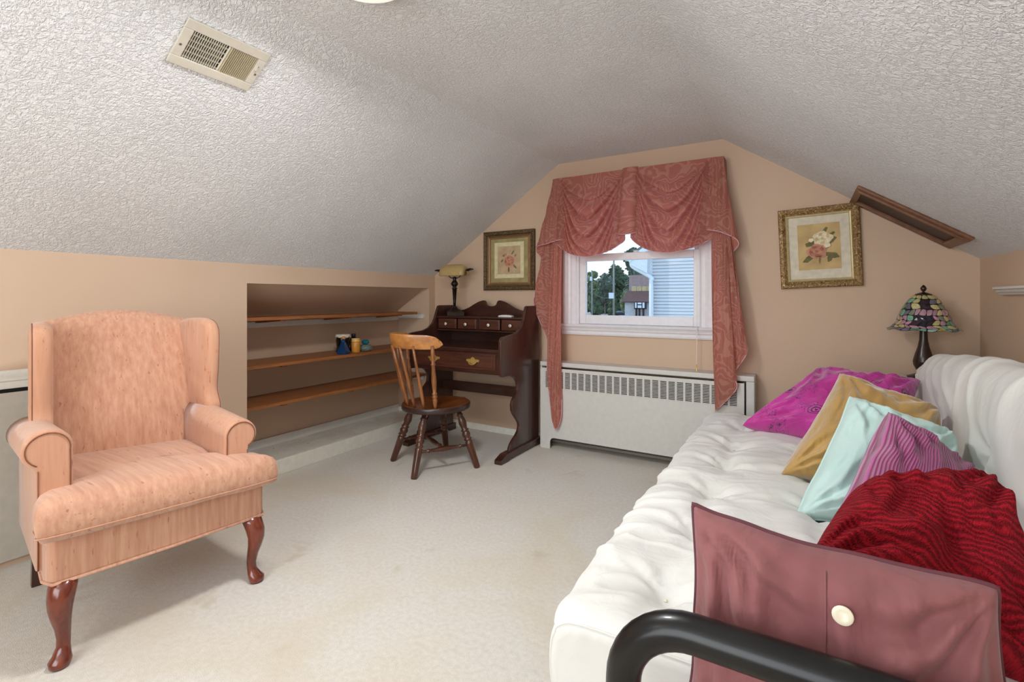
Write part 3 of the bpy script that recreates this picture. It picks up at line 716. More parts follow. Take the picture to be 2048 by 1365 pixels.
# seat
NS = 48
def seatR(an):
    c_, s_ = math.cos(an), math.sin(an); r_ = .232*(1+.02*math.cos(2*an))
    if c_ > .55: r_ *= 1+.05*(c_-.55)
    return r_
prs = [(.90, .398), (.985, .402), (1.0, .410), (1.0, .432), (.985, .440), (.93, .4405), (.80, .436), (.5, .430), (.2, .431), (0.001, .432)]
V = []; F = []
for rr, z in prs:
    for j in range(NS):
        an = 2*PI*j/NS; r_ = seatR(an)*rr; dz = 0
        if rr < .95 and z > .42: dz = .007*math.exp(-((r_*math.sin(an))/.03)**2)*max(0, math.cos(an))*rr*1.4 - .004*(1-rr)
        V.append(cp(r_*math.cos(an), r_*math.sin(an), z+dz))
for i in range(len(prs)-1):
    for j in range(NS): F.append((i*NS+j, i*NS+(j+1) % NS, (i+1)*NS+(j+1) % NS, (i+1)*NS+j))
F.append(tuple(range(NS))); F.append(tuple(range((len(prs)-1)*NS, len(prs)*NS)))
fm = [1 if (i//NS) < 4 else 0 for i in range((len(prs)-1)*NS)]+[1, 0]
mesh('seat', V, F, None, ch, smooth=True, mats=['seat_wood', 'seat_rim_wood'], fmat=fm)
feet = [Vector((-2.535, 2.592, 0)), Vector((-2.151, 2.391, 0)), Vector((-1.916, 2.789, 0)), Vector((-2.395, 3.045, 0))]
feet = [C0+(f-C0)*.97 for f in feet]
tops = []
legprof = [(.017, 0), (.0185, .004), (.020, .06), (.0225, .17), (.0235, .185), (.018, .190), (.018, .194), (.0245, .200), (.0245, .206), (.017, .212), (.024, .228), (.026, .238), (.021, .252), (.017, .258), (.024, .264), (.024, .268), (.017, .276), (.021, .296), (.0245, .318), (.021, .345), (.015, .365), (.0195, .372), (.0195, .378), (.014, .383), (.013, .42)]
for f in feet:
    tp = C0+(f-C0)*.53; tp.z = .402; tops.append(tp)
    L = (tp-f).length; MB().lathe([(r_*1.12, t_*L/.42) for r_, t_ in legprof], f, tp, 20).build('leg', 'chair_wood_dark', ch, smooth=True)
def onleg(i, z): return feet[i]+(tops[i]-feet[i])*(z/.402)
def stretch(p, q, name='stretcher', m='chair_wood_dark'):
    L = (q-p).length; pr_ = [(.008, 0), (.009, .12), (.0095, .17), (.015, .19), (.015, .20), (.010, .215), (.012, .3), (.017, .46), (.017, .54), (.012, .7), (.010, .785), (.015, .8), (.015, .81), (.0095, .83), (.009, .88), (.008, 1)]
    MB().lathe([(r_, t_*L) for r_, t_ in pr_], p, q, 14).build(name, m, ch, smooth=True)
a_, b_ = onleg(1, .155), onleg(2, .155); stretch(a_, b_); c_, d_ = onleg(0, .155), onleg(3, .155); stretch(c_, d_); stretch((a_+b_)/2, (c_+d_)/2)
# crest rail: curved, leaning back
def backpt(t_, h):  # t_ -1..1 lateral, h 0 seat.. 1 rail
    an = PI+t_*R(62)
    bx = .205*math.cos(an); by = .205*math.sin(an)
    tx = -.315+.185*(t_*t_); ty = -.205*t_   # top (local a, b) ; b sign matches sin(an)
    return cp(bx+(tx-bx)*h, by+(ty-by)*h, .438+h*.40)
def crest(u, v):
    t_ = (u-.5)*2.25
    p = backpt(max(-1.12, min(1.12, t_)), 1.0)
    hh = .046*(max(0.0, 1-abs(t_/1.135)**12))**.5+.003
    ang = v*2*PI
    out = Vector((p.x-CX, p.y-CY, 0)).normalized()
    return p+Vector((0, 0, .040+.006*math.cos(t_*2)))+Vector((0, 0, hh*math.sin(ang)))+(-fd)*(.010*math.cos(ang))+(-fd)*(.012*math.sin(ang))
MB().grid(48, 20, crest).build('crest_rail', 'crest_wood', ch, smooth=True)
for k in range(7):
    t_ = -1+2*k/6
    p, q = backpt(t_, 0), backpt(t_, 1.04)
    L = (q-p).length
    if k in (0, 6): pr_ = [(.008, 0), (.011, .06), (.014, .13), (.015, .15), (.011, .165), (.016, .19), (.016, .20), (.012, .215), (.015, .24), (.015, .25), (.010, .265), (.013, .35), (.015, .45), (.012, .58), (.010, .68), (.014, .70), (.014, .715), (.010, .73), (.014, .80), (.012, .88), (.009, 1)]
    else: pr_ = [(.0075, 0), (.0095, .12), (.0105, .3), (.012, .38), (.0095, .44), (.0080, .7), (.007, 1)]
    MB().lathe([(r_*1.15, t2*L) for r_, t2 in pr_], p, q, 14).build('spindle', 'chair_wood', ch, smooth=True)

# ------------------------------------------------------------------ wing armchair
ang = math.atan2(-.094, .667); af = Vector((math.cos(ang), math.sin(ang), 0)); al = Vector((-af.y, af.x, 0)); AO = Vector((-1.993, .935, 0))
ac = thing('wing_armchair', 'peach slub upholstered wing armchair with cherry cabriole legs', 'armchair', tuple(AO+af*-.3))
def A(a, b, z): return AO+af*a+al*b+Vector((0, 0, z))
# rail body
plan = [(-.62, -.325), (-.62, .285), (-.02, .315), (.025, .30), (.035, -.02), (.025, -.345), (-.02, -.36)]
bd = MB(); bd.prism(plan, lambda p: A(p[0], p[1], .262), lambda p: A(p[0], p[1], .425)); bd.build('seat_rail', 'peach_slub', ac, bevel=.014, seg=4)
MB().tube([A(p[0]+(.003 if p[0] > 0 else 0), p[1], .268) for p in catmull([Vector((x, y, 0)) for x, y in plan], 1, True)], .0055, 8, closed=True).build('welt', 'peach_slub', ac, smooth=True)
# T cushion, soft
cpl = [(-.50, -.275), (-.50, .215), (-.12, .190), (-.055, .20), (-.045, .25), (-.04, .325), (.03, .335), (.075, .315), (.090, -.02), (.085, -.355), (.045, -.385), (-.03, -.38), (-.05, -.33), (-.06, -.285), (-.12, -.27)]
def ins(p, d_):
    cx_, cy_ = -.2, -.03; v_ = Vector((p[0]-cx_, p[1]-cy_)); L = v_.length; return (cx_+v_.x*(1-d_/L), cy_+v_.y*(1-d_/L))
lv = [(.06, .428), (.02, .418), (.004, .435), (0, .468), (.004, .505), (.02, .528), (.05, .540), (.12, .546), (.2, .5495), (.3, .551)]
dense = [(v.x, v.y) for v in catmull([Vector((x, y, 0)) for x, y in cpl], 8, True)]
V = []; F = []; n = len(dense)
for d_, z in lv:
    for p in dense:
        q = ins(p, min(d_, math.hypot(p[0]+.2, p[1]+.03)*.8)); tiltz = -.055*q[1] if z > .43 else -.03*q[1]
        V.append(A(q[0], q[1], z-.010+tiltz+.004*noise.noise(Vector((q[0]*9, q[1]*9, z*9)))))
for i in range(len(lv)-1):
    for j in range(n): F.append((i*n+j, i*n+(j+1) % n, (i+1)*n+(j+1) % n, (i+1)*n+j))
b0 = len(V); V.append(A(-.2, -.03, .5405)); F += [((len(lv)-1)*n+j, (len(lv)-1)*n+(j+1) % n, b0) for j in range(n)]
F.append(tuple(range(n)))
cu = mesh('seat_cushion', V, F, 'peach_slub_seat', ac, smooth=True)
for zz, dd in ((.437, .003),):
    pts = []
    for p in dense:
        q = ins(p, dd); pts.append(A(q[0], q[1], zz-.010-(.055 if zz > .46 else .03)*q[1]))
    MB().tube(pts, .0022, 6, closed=True).build('seam', 'peach_slub_side', cu, smooth=True)
# back (slightly domed, leaning)
def backs(u, v):
    b = -.255+u*.465; vv = v
    lean = -.46-.17*vv
    top = 1.045+.045*math.sin(PI*u)
    z = .44+(top-.44)*vv
    bul = .035*math.sin(PI*u)**.6*math.sin(PI*min(1, vv*1.02))**.5
    wid = 1+.10*vv
    return A(lean+bul, -.022+(b+.022)*wid, z)
bk = MB(); bk.grid(24, 30, backs)
def backs2(u, v):
    p = backs(u, v); return A(-.60-.10*v, -.022+(-.255+u*.465+.022)*(1+.10*v), p.z)
bk.grid(24, 30, backs2)
nn = 24*30
def side(u, v, uu, edge):
    p, q = (backs(uu, v), backs2(uu, v)) if edge == 's' else (backs(v, uu), backs2(v, uu))
    w_ = p+(q-p)*u
    if edge == 't': w_.z += .022*math.sin(PI*u)
    return w_
bk.grid(8, 30, lambda u, v: side(u, v, 0, 's')); bk.grid(8, 30, lambda u, v: side(u, v, 1, 's')); bk.grid(8, 24, lambda u, v: side(u, v, 1, 't'))
bk.build('backrest', 'peach_slub', ac, smooth=True)
# wings
def soften(P_, n_=6): return [(v.x, v.y) for v in catmull([Vector((x, y, 0)) for x, y in P_], n_, True)]
wing = soften([(-.63, .60), (-.66, .85), (-.67, 1.00), (-.64, 1.055), (-.55, 1.070), (-.44, 1.068), (-.385, 1.040), (-.370, .98), (-.375, .85), (-.385, .74), (-.36, .66), (-.42, .60)], 5)
def wingmesh(s_, bi, bo):
    # s_: lateral sign, bi inner offset, bo outer offset (b coordinate) with flare by a
    m_ = MB()
    rings = [(0.0, .020), (.15, .006), (.35, 0), (.65, 0), (.85, .006), (1.0, .020)]
    V = []; F = []; n = len(wing); cxw, czw = -.52, .83
    for t_, sh in rings:
        for a_, z_ in wing:
            v_ = Vector((a_-cxw, z_-czw)); L = v_.length; a2 = cxw+v_.x*(1-sh/L); z2 = czw+v_.y*(1-sh/L)
            fl = max(0, (a2+.64))*.12
            b = bi+(bo-bi)*t_+s_*fl
            V.append(A(a2, b, z2))
    for i in range(len(rings)-1):
        for j in range(n): F.append((i*n+j, i*n+(j+1) % n, (i+1)*n+(j+1) % n, (i+1)*n+j))
    F.append(tuple(range(n))); F.append(tuple(range((len(rings)-1)*n, len(rings)*n)))
    o = mesh('wing', V, F, 'peach_slub_side', ac, smooth=True)
    MB().tube([Vector(V[(len(rings)-2)*n+j]) for j in range(n)], .0018, 6, closed=True).build('welt', 'piping_brown', o, smooth=True)
wingmesh(-1, -.250, -.318); wingmesh(1, .200, .262)
# arms
def arm(s_, bc, z0, bcb, z1):
    # scroll outline around centre; inner side towards cushion
    def outl(bc_, zc_):
        P_ = []
        r_ = .064
        for i in range(19):
            an = R(-60)+i*R(250)/18 if s_ > 0 else R(240)-i*R(250)/18
            P_.append((bc_+r_*math.cos(an), zc_+r_*math.sin(an)))
        inner = bc_-s_*.064
        P_.append((inner, zc_-.06)); P_.append((inner, .30)); P_.append((bc_+s_*.028, .30)); P_.append((bc_+s_*.028, zc_-.075))
        return P_
    n = len(outl(0, 0)); V = []; F = []
    st = [(-.035, .010), (-.040, .002), (-.052, 0), (-.2, 0), (-.36, 0), (-.56, 0)]
    for a_, sh in st:
        k = min(1, max(0, (-.05-a_)/.5)); bb = bc+(bcb-bc)*k; zz = z0+(z1-z0)*k
        for b, z in outl(bb, zz):
            if sh: b = bb+(b-bb)*(1-sh/.064); z = zz+(z-zz)*(1-sh/.064) if z > .31 else z
            V.append(A(a_, b, z))
    for i in range(len(st)-1):
        for j in range(n): F.append((i*n+j, i*n+(j+1) % n, (i+1)*n+(j+1) % n, (i+1)*n+j))
    F.append(tuple(range(n))); F.append(tuple(range((len(st)-1)*n, len(st)*n)))
    o = mesh('arm', V, F, 'peach_slub_side', ac, smooth=True); 
    m_ = o.modifiers.new('wn', 'WEIGHTED_NORMAL')
    MB().tube([Vector(V[j])+af*.002 for j in list(range(19))+[19, 20]], .0018, 6).build('welt', 'piping_brown', o, smooth=True)
    MB().tube([Vector(V[j])+af*.002 for j in (22, 21)], .0018, 6).build('welt', 'piping_brown', o, smooth=True)
arm(-1, -.345, .678, -.325, .640); arm(1, .240, .598, .245, .620)
# cabriole front legs
def cab(b, sb):
    dr_ = (af*.85+al*sb*.5).normalized()
    P_ = [(0, .270, .036), (.010, .245, .037), (.022, .215, .035), (.026, .185, .031), (.020, .150, .026), (.010, .115, .021), (.004, .080, .018), (.006, .055, .018), (.016, .035, .024), (.026, .022, .030), (.028, .010, .028), (.026, .0, .024)]
    V = []; F = []; seg = 14
    for o_, z, r_ in P_:
        c_ = A(0, b, z)+dr_*o_
        for j in range(seg):
            an = 2*PI*j/seg; sq = 1.0 if z > .04 else .92
            V.append(c_+af*(r_*math.cos(an)*sq)+al*(r_*math.sin(an)))
    for i in range(len(P_)-1):
        for j in range(seg): F.append((i*seg+j, i*seg+(j+1) % seg, (i+1)*seg+(j+1) % seg, (i+1)*seg+j))
    F.append(tuple(range(seg))); F.append(tuple(range((len(P_)-1)*seg, len(P_)*seg)))
    mesh('leg', V, F, 'cherry_leg', ac, smooth=True)
cab(-.312, -1); cab(.262, 1)
for b in (-.29, .25):
    q = [(-.58, .27), (-.62, .27), (-.66, 0), (-.63, 0)]
    MB().prism(q, lambda p: A(p[0], b-.02, p[1]), lambda p: A(p[0], b+.02, p[1])).build('leg', 'desk_wood', ac, bevel=.003)

# ------------------------------------------------------------------ ceiling vent on left slope
sl = Vector((XA-XL, 0, ZC-ZK)).normalized(); nv_ = Vector((sl.z, 0, -sl.x))   # inward normal (down/right)
def S(s_, y, o_): return Vector((XL, 0, ZK))+sl*s_+Vector((0, y, 0))+nv_*o_
s0 = (Vector((-2.001, 0, 2.035))-Vector((XL, 0, ZK))).dot(sl); s1 = (Vector((-1.840, 0, 2.145))-Vector((XL, 0, ZK))).dot(sl)
y0, y1 = .900, 1.207
vt = thing('ceiling_vent', 'beige metal air register with louvres on the sloped ceiling', 'vent', tuple(S((s0+s1)/2, (y0+y1)/2, 0)))
mS, mY = .038, .034
def sbox(m_, a0, a1, b0, b1, o0, o1): 
    V = [S(a, b, o_) for a in (a0, a1) for b in (b0, b1) for o_ in (o0, o1)]
    m_.add(V, [(0, 1, 3, 2), (4, 6, 7, 5), (0, 4, 5, 1), (2, 3, 7, 6), (0, 2, 6, 4), (1, 5, 7, 3)])
m_ = MB(); sbox(m_, s0, s0+mS, y0, y1, .001, .010); sbox(m_, s1-mS, s1, y0, y1, .001, .010); sbox(m_, s0+mS, s1-mS, y0, y0+mY, .001, .010); sbox(m_, s0+mS, s1-mS, y1-mY, y1, .001, .010)
ym = (y0+y1)/2+.012; sbox(m_, s0+mS, s1-mS, ym-.006, ym+.002, .001, .008)
m_.build('frame', 'vent_beige', vt, bevel=.003, seg=2)
m_ = MB(); sbox(m_, s0+mS, s1-mS, y0+mY, y1-mY, .0005, .0015); m_.build('backing', 'black_gap', vt)
for k in range(15):   # left bank: vertical fins
    yy = y0+mY+.004+k*(ym-.008-y0-mY-.004)/15; m_ = MB(); sbox(m_, s0+mS, s1-mS, yy, yy+.0016, .002, .009); m_.build('louvre', 'vent_beige', vt)
for k in range(5):
    ss = s0+mS+.004+k*(s1-s0-2*mS)/5; m_ = MB(); sbox(m_, ss, ss+.0055, y0+mY, ym-.006, .002, .005); m_.build('louvre', 'vent_slat', vt)
for k in range(15):   # right bank: angled overlapping fins
    yy = ym+.002+k*(y1-mY-ym-.002)/15; w_ = (y1-mY-ym-.002)/15
    V = [S(s0+mS, yy, .0025), S(s1-mS, yy, .0025), S(s1-mS, yy+w_*.64, .011), S(s0+mS, yy+w_*.64, .011), S(s0+mS, yy, .0017), S(s1-mS, yy, .0017), S(s1-mS, yy+w_*.64, .0100), S(s0+mS, yy+w_*.64, .0100)]
    mesh('louvre', V, [(0, 1, 2, 3), (4, 5, 6, 7), (0, 1, 5, 4), (1, 2, 6, 5), (2, 3, 7, 6), (3, 0, 4, 7)], 'vent_slat', vt)
for yy in (y0+.014, y1-.014):
    c_ = S((s0+s1)/2-.01, yy, .0098); MB().lathe([(0, 0), (.005, 0), (.004, .002), (0, .0024)], c_, c_+nv_, 12).build('screw', 'screw_metal', vt)
m_ = MB(); sbox(m_, (s0+s1)/2+.008, (s0+s1)/2+.026, y1-.024, y1-.020, .010, .016); m_.build('damper_lever', 'vent_beige', vt)
m_ = MB(); sbox(m_, (s0+s1)/2+.002, (s0+s1)/2+.03, y1-.0185, y1-.0165, .0098, .0104); m_.build('lever_slot', 'black_gap', vt)

# ------------------------------------------------------------------ flush ceiling light (only its rim shows)
cl = thing('ceiling_light', 'round white glass flush ceiling light just entering the top edge', 'ceiling light', (-1.24, 1.14, ZC-.06))
t = NT('lit_opal_glass'); t.base(C('f4f2ea')); t.b.inputs['Emission Color'].default_value = (1, .93, .82, 1); t.b.inputs['Emission Strength'].default_value = .6; M['opal'] = t.m
MB().lathe([(.0, -.0), (.155, 0), (.160, .012), (.150, .02), (.0, .02)], (-1.24, 1.14, ZC-.0205), (-1.24, 1.14, 5), 40).build('rim', 'white_paint', cl, smooth=True)
MB().lathe([(.001, 0), (.06, .004), (.11, .014), (.14, .028), (.145, .036), (0, .036)], (-1.24, 1.14, ZC-.058), (-1.24, 1.14, 5), 40).build('glass_bowl', 'opal', cl, smooth=True)
lb = light('ceiling_light_bulb', 'AREA', (-1.24, 1.14, ZC-.07), 26, (.97, .985, 1), (0, 0, 0), .30); lb.data.shape = 'DISK'

# ------------------------------------------------------------------ wood framed hatch on right slope
sr = Vector((XR-XC, 0, ZK-ZC)).normalized(); nr_ = Vector((sr.z, 0, -sr.x))
if nr_.z > 0: nr_ = -nr_
def SR(s_, y, o_): return Vector((XC, 0, ZC))+sr*s_+Vector((0, y, 0))+nr_*o_
hs0 = (Vector((.255, 0, 1.766))-Vector((XC, 0, ZC))).dot(sr); hs1 = (Vector((.715, 0, 1.458))-Vector((XC, 0, ZC))).dot(sr)
hy0, hy1 = 3.165, 3.595
hp = thing('wooden_hatch', 'brown wood framed recessed panel on the right ceiling slope above the picture', 'hatch', tuple(SR((hs0+hs1)/2, 3.38, 0)))
def rbox(m_, a0, a1, b0, b1, o0, o1):
    V = [SR(a, b, o_) for a in (a0, a1) for b in (b0, b1) for o_ in (o0, o1)]
    m_.add(V, [(0, 1, 3, 2), (4, 6, 7, 5), (0, 4, 5, 1), (2, 3, 7, 6), (0, 2, 6, 4), (1, 5, 7, 3)])
def rail(name, a0, a1, b0, b1, o1, mt='hatch_wood', o0=.0):
    m_ = MB(); rbox(m_, a0, a1, b0, b1, o0, o1); return m_.build(name, mt, hp, bevel=.004, seg=2)
rail('frame_rail', hs0, hs1, hy0, hy0+.045, .016); rail('frame_rail', hs0, hs1, hy1-.045, hy1, .022)
rail('frame_rail', hs0, hs0+.035, hy0+.045, hy1-.045, .020); rail('frame_rail', hs1-.05, hs1, hy0+.045, hy1-.045, .020)
rail('inner_bead', hs0+.015, hs1-.025, hy0+.045, hy0+.062, .026)
rail('panel', hs0+.03, hs1-.045, hy0+.06, hy1-.044, .004, 'hatch_panel_brown', .001)

# ------------------------------------------------------------------ small white ledge on right wall
lg = thing('wall_ledge', 'short white moulded ledge fixed to the right wall behind the futon', 'ledge', (XR-.03, 2.9, 1.18))
pf = [(0, 0), (-.020, 0), (-.026, .008), (-.034, .012), (-.038, .022), (-.050, .026), (-.050, .036), (0, .036)]
MB().prism(pf, lambda p: (XR+p[0], 2.2, 1.196-.036+.02+p[1]), lambda p: (XR+p[0], 3.235+p[0]*.8, 1.18+p[1])).build('moulding', 'white_paint', lg)

# ------------------------------------------------------------------ bottles and jars on middle shelf
SZ = .7345
def bx(px_, X): return onX(px_, 700, X).y
yj = bx(686, -3.13)
j = thing('jar', 'dark jar with a speckled cloth lid behind the blue pyramid bottle', 'jar', (-3.13, yj, SZ), 'bottles and jars on the middle shelf')
MB().lathe([(.048, 0), (.052, .01), (.052, .03), (.048, .045), (.051, .06), (.054, .10), (.050, .118), (.048, .125)], (-3.13, yj, SZ), (-3.13, yj, 2), 28).build('body', 'brown_glass', j, smooth=True)
def lidf(u, v):
    an = 2*PI*u; rr = [0.001, .054, .058, .058][min(3, int(v*3.01))]; z = [.146, .144, .138, .122][min(3, int(v*3.01))]
    if v > .9: rr += .002*math.sin(an*9); z += .003*math.sin(an*7)
    return Vector((-3.13+rr*math.cos(an), yj+rr*math.sin(an), SZ+z))
MB().grid(36, 4, lidf, wrapu=True).build('cloth_lid', 'lid_cloth', j, smooth=True)
yb = bx(687, -3.045)
b = thing('bottle', 'blue glass pyramid bottle with cork, in front of the dark jar', 'bottle', (-3.045, yb, SZ), 'bottles and jars on the middle shelf')
def pyr(m_, lv_, rot=R(20)):
    V = []; F = []
    for r_, z in lv_:
        for k in range(4):
            an = rot+PI/4+k*PI/2; V.append((-3.045+r_*math.cos(an)*1.2, yb+r_*math.sin(an)*1.2, SZ+z))
    for i in range(len(lv_)-1):
        for k in range(4): F.append((i*4+k, i*4+(k+1) % 4, i*4+4+(k+1) % 4, i*4+4+k))
    F.append((0, 1, 2, 3)); F.append(tuple(range(len(V)-4, len(V)))); m_.add(V, F)
m_ = MB(); pyr(m_, [(.042, 0), (.044, .008), (.042, .016), (.014, .092)]); m_.lathe([(.0125, .09), (.012, .104), (.016, .106), (.016, .112), (.0, .112)], (-3.045, yb, SZ), (-3.045, yb, 2), 14)
m_.build('body', 'blue_glass', b, bevel=.002, seg=2)
MB().lathe([(.010, .113), (.015, .118), (.017, .128), (.014, .134), (0, .135)], (-3.045, yb, SZ), (-3.045, yb, 2), 14).build('cork', 'cork', b, smooth=True)
yb = bx(707, -3.15)
b = thing('bottle', 'tall navy glass bottle standing behind the amber jar', 'bottle', (-3.15, yb, SZ), 'bottles and jars on the middle shelf')
MB().lathe([(.026, 0), (.029, .004), (.029, .098), (.024, .108), (.014, .113), (.014, .116)], (-3.15, yb, SZ), (-3.15, yb, 2), 20).build('body', 'navy_glass', b, smooth=True)
MB().lathe([(.016, .1165), (.017, .118), (.017, .138), (.0155, .14), (0, .14)], (-3.15, yb, SZ), (-3.15, yb, 2), 20).build('cap', 'black_dot', b, smooth=True)
yb = bx(711.5, -3.06)
b = thing('jar', 'amber yellow cylindrical jar with lid in front of the navy bottle', 'jar', (-3.06, yb, SZ), 'bottles and jars on the middle shelf')
MB().lathe([(.033, 0), (.035, .004), (.035, .076), (.032, .082)], (-3.06, yb, SZ), (-3.06, yb, 2), 24).build('body', 'amber_ceramic', b, smooth=True)
MB().lathe([(.034, .0825), (.0355, .084), (.0355, .096), (.031, .1), (.035, .104), (.035, .110), (0, .111)], (-3.06, yb, SZ), (-3.06, yb, 2), 24).build('lid', 'amber_band', b, smooth=True)
yb = bx(731, -3.06)
b = thing('jar', 'round hobnail glass jar with teal stopper, rightmost on the shelf', 'jar', (-3.06, yb, SZ), 'bottles and jars on the middle shelf')
MB().lathe([(.03, 0), (.045, .006), (.054, .022), (.05, .040), (.035, .052), (.02, .055)], (-3.06, yb, SZ), (-3.06, yb, 2), 28).build('body', 'clear_bubble_glass', b, smooth=True)
m_ = MB()
for rr, zz, nb in ((.054, .022, 14), (.050, .038, 12), (.047, .009, 12)):
    for k in range(nb):
        an = 2*PI*k/nb+zz*30; c_ = Vector((-3.06+rr*math.cos(an), yb+rr*math.sin(an), SZ+zz)); dr2 = Vector((math.cos(an), math.sin(an), .2))
        m_.lathe([(.006, -.003), (.005, .002), (.001, .004)], c_, c_+dr2, 8)
m_.build('hobnails', 'clear_bubble_glass', b, smooth=True)['kind'] = 'stuff'
MB().lathe([(.018, .056), (.026, .062), (.030, .072), (.026, .084), (.012, .092), (0, .093)], (-3.06, yb, SZ), (-3.06, yb, 2), 8).build('stopper', 'teal_glass', b)

# ------------------------------------------------------------------ FUTON
fu = thing('metal_futon', 'black metal tube futon with a bent tube arm, under the white mattress', 'futon', (.15, 2.0, 0))
AYT = .735
pa = [onY(x, y, AYT) for x, y in ((1275, 1365), (1313, 1303), (1390, 1284), (1494, 1300), (1591, 1325))]
zt = (pa[2].z+pa[3].z+pa[4].z)/3
xl = pa[0].x-.022; rb = .105
arc = [Vector((xl+rb-rb*math.cos(a), AYT, zt-rb+rb*math.sin(a))) for a in [i*PI/2/10 for i in range(11)]]
path = [Vector((xl-.01, AYT, .02)), Vector((xl-.004, AYT, .3)), Vector((xl, AYT, zt-rb-.04))]+arc+[Vector((.3, AYT, zt)), Vector((.62, AYT, zt))]
arc2 = [Vector((.62+rb*math.sin(a), AYT, zt-rb+rb*math.cos(a))) for a in [i*PI/2/8 for i in range(1, 9)]]
path += arc2+[Vector((.62+rb, AYT, .02))]
MB().tube(path, .0265, 20).build('arm', 'black_tube', fu, smooth=True)
for x_ in (-.14, .40):
    MB().tube([(x_, AYT, .22), (x_, 3.12, .22)], .018, 12).build('rail', 'black_tube', fu, smooth=True)
for k in range(9):
    y_ = 1.05+k*.26; MB().tube([(-.40, y_, .258), (.45, y_, .258)], .012, 8).build('slat', 'black_tube', fu, smooth=True)

mt = thing('futon_mattress', 'tufted off-white canvas futon mattress folded into seat and back', 'futon mattress', (.1, 2.0, .27))
FY0, FY1 = .955, 3.17
# cross-section (x, z) closed, key points
XS = [(-.43, .275), (-.470, .30), (-.485, .36), (-.480, .43), (-.455, .470), (-.40, .487), (-.25, .490), (-.05, .490), (.15, .488), (.33, .482), (.43, .478), (.465, .492), (.470, .54), (.475, .62), (.480, .72), (.487, .82), (.505, .895), (.545, .935), (.60, .930), (.645, .89), (.66, .80), (.665, .65), (.67, .45), (.66, .32), (.60, .275), (.3, .272), (0, .272), (-.3, .272)]
prof2 = [(v.x, v.y) for v in catmull([Vector((x, z, 0)) for x, z in XS], 9, True)]
NP = len(prof2)
nrm = []
for i in range(NP):
    a_, b_ = prof2[i-1], prof2[(i+1) % NP]; d_ = Vector((b_[0]-a_[0], b_[1]-a_[1])); 
    if d_.length < 1e-8: d_ = Vector((1, 0))
    d_.normalize(); nrm.append(Vector((-d_.y, d_.x)))   # outward for this (clockwise) order
tuftS = [(x_, y_) for x_ in (-.272, .05) for y_ in (1.157, 1.505, 1.83, 2.15, 2.46, 2.80)]
tuftB = [(z_, y_) for z_ in (.68,) for y_ in (1.45, 2.0, 2.62)]
def puff(x, z, y, i):
    h = 0
    if -.47 < x < .44 and z > .40:
        # seat: quilting
        for tx, ty in tuftS:
            dx, dy = x-tx, y-ty; dd = math.hypot(dx, dy)
            h -= .050*math.exp(-(dd/.050)**1.1)
            if dd < .26:
                an = math.atan2(dy, dx)
                h += .013*math.sin(an*7+ty*9+2*noise.noise(Vector((dx*6, dy*6, ty))))*math.exp(-dd/.09)*min(1, dd/.03)
        # valleys running from tufts to front edge and between tufts
        for ty in (1.157, 1.505, 1.83, 2.15, 2.46, 2.80):
            w_ = .020*math.exp(-((y-ty-.03*math.sin(x*9))/.035)**2)*(1 if x > -.272 else max(0, 1-(-.272-x)/.20)); h -= w_*.55
        for tx in (-.272, .05): h -= .010*math.exp(-((x-tx)/.03)**2)
        rn_ = 1-abs(noise.noise(Vector((x*4.5+y*1.5, y*12-x*4, 2.2))))*3.2; h += .0075*max(0, rn_)**2*(.4+.6*min(1, max(0, (-x+.1)/.4)))
        h += .016
        h += .007*noise.noise(Vector((x*5, y*5, 1.3)))+.006*math.sin(y*26+4*noise.noise(Vector((x*3, y*3, 0))))*math.exp(-((x+.40)/.09)**2)
    elif x > .43 and z > .49:
        for tz, ty in tuftB:
            dd = math.hypot(z-tz, y-ty); h -= .045*math.exp(-(dd/.06)**1.1)
            if dd < .35:
                an = math.atan2(z-tz, y-ty); h += .010*math.sin(an*6+ty*7)*math.exp(-dd/.13)*min(1, dd/.04)
        h += .012+.012*noise.noise(Vector((z*3, y*3, 4)))+.014*max(0, 1-abs(noise.noise(Vector((z*1.6+y*1.2, y*4.5-z*3.2, 8))))*3.4)**2
    else:
        h += .004*noise.noise(Vector((x*6, y*6, z*6)))
    return h
V = []; F = []
ysl = [FY0+.0, FY0+.002, FY0+.008, FY0+.02, FY0+.04]; nmid = 250
ysl += [FY0+.06+(FY1-.12-FY0-.06)*k/nmid for k in range(nmid+1)]; ysl += [FY1-.09, FY1-.06, FY1-.03, FY1-.012, FY1]
def shrink(y):
    a_ = y-FY0; b_ = FY1-y; r_ = .0
    if a_ < .04: r_ += .032*(1-math.sqrt(max(0, 1-(1-a_/.04)**2)))
    if b_ < .12: r_ += .085*(1-math.sqrt(max(0, 1-(1-b_/.12)**2)))
    return r_
def crestz(y): # back crest lower towards the far end
    return -.075*max(0, min(1, (y-2.2)/.95))**1.2
for y in ysl:
    sh = shrink(y); ed = min(1, (y-FY0)/.10)
    for i, (x, z) in enumerate(prof2):
        n_ = nrm[i]; h = puff(x, z, y, i)*ed
        z2 = z
        if x > .43 and z > .49: z2 = z+crestz(y)*min(1, (z-.49)/.4)
        V.append(Vector((x+n_.x*(h-sh), y, z2+n_.y*(h-sh))))
ny = len(ysl)
for k in range(ny-1):
    for i in range(NP): F.append((k*NP+i, k*NP+(i+1) % NP, (k+1)*NP+(i+1) % NP, (k+1)*NP+i))
F.append(tuple(range(NP))); F.append(tuple(range((ny-1)*NP, ny*NP)))
fm = mesh('mattress_cover', V, F, 'futon_canvas', mt, smooth=True)
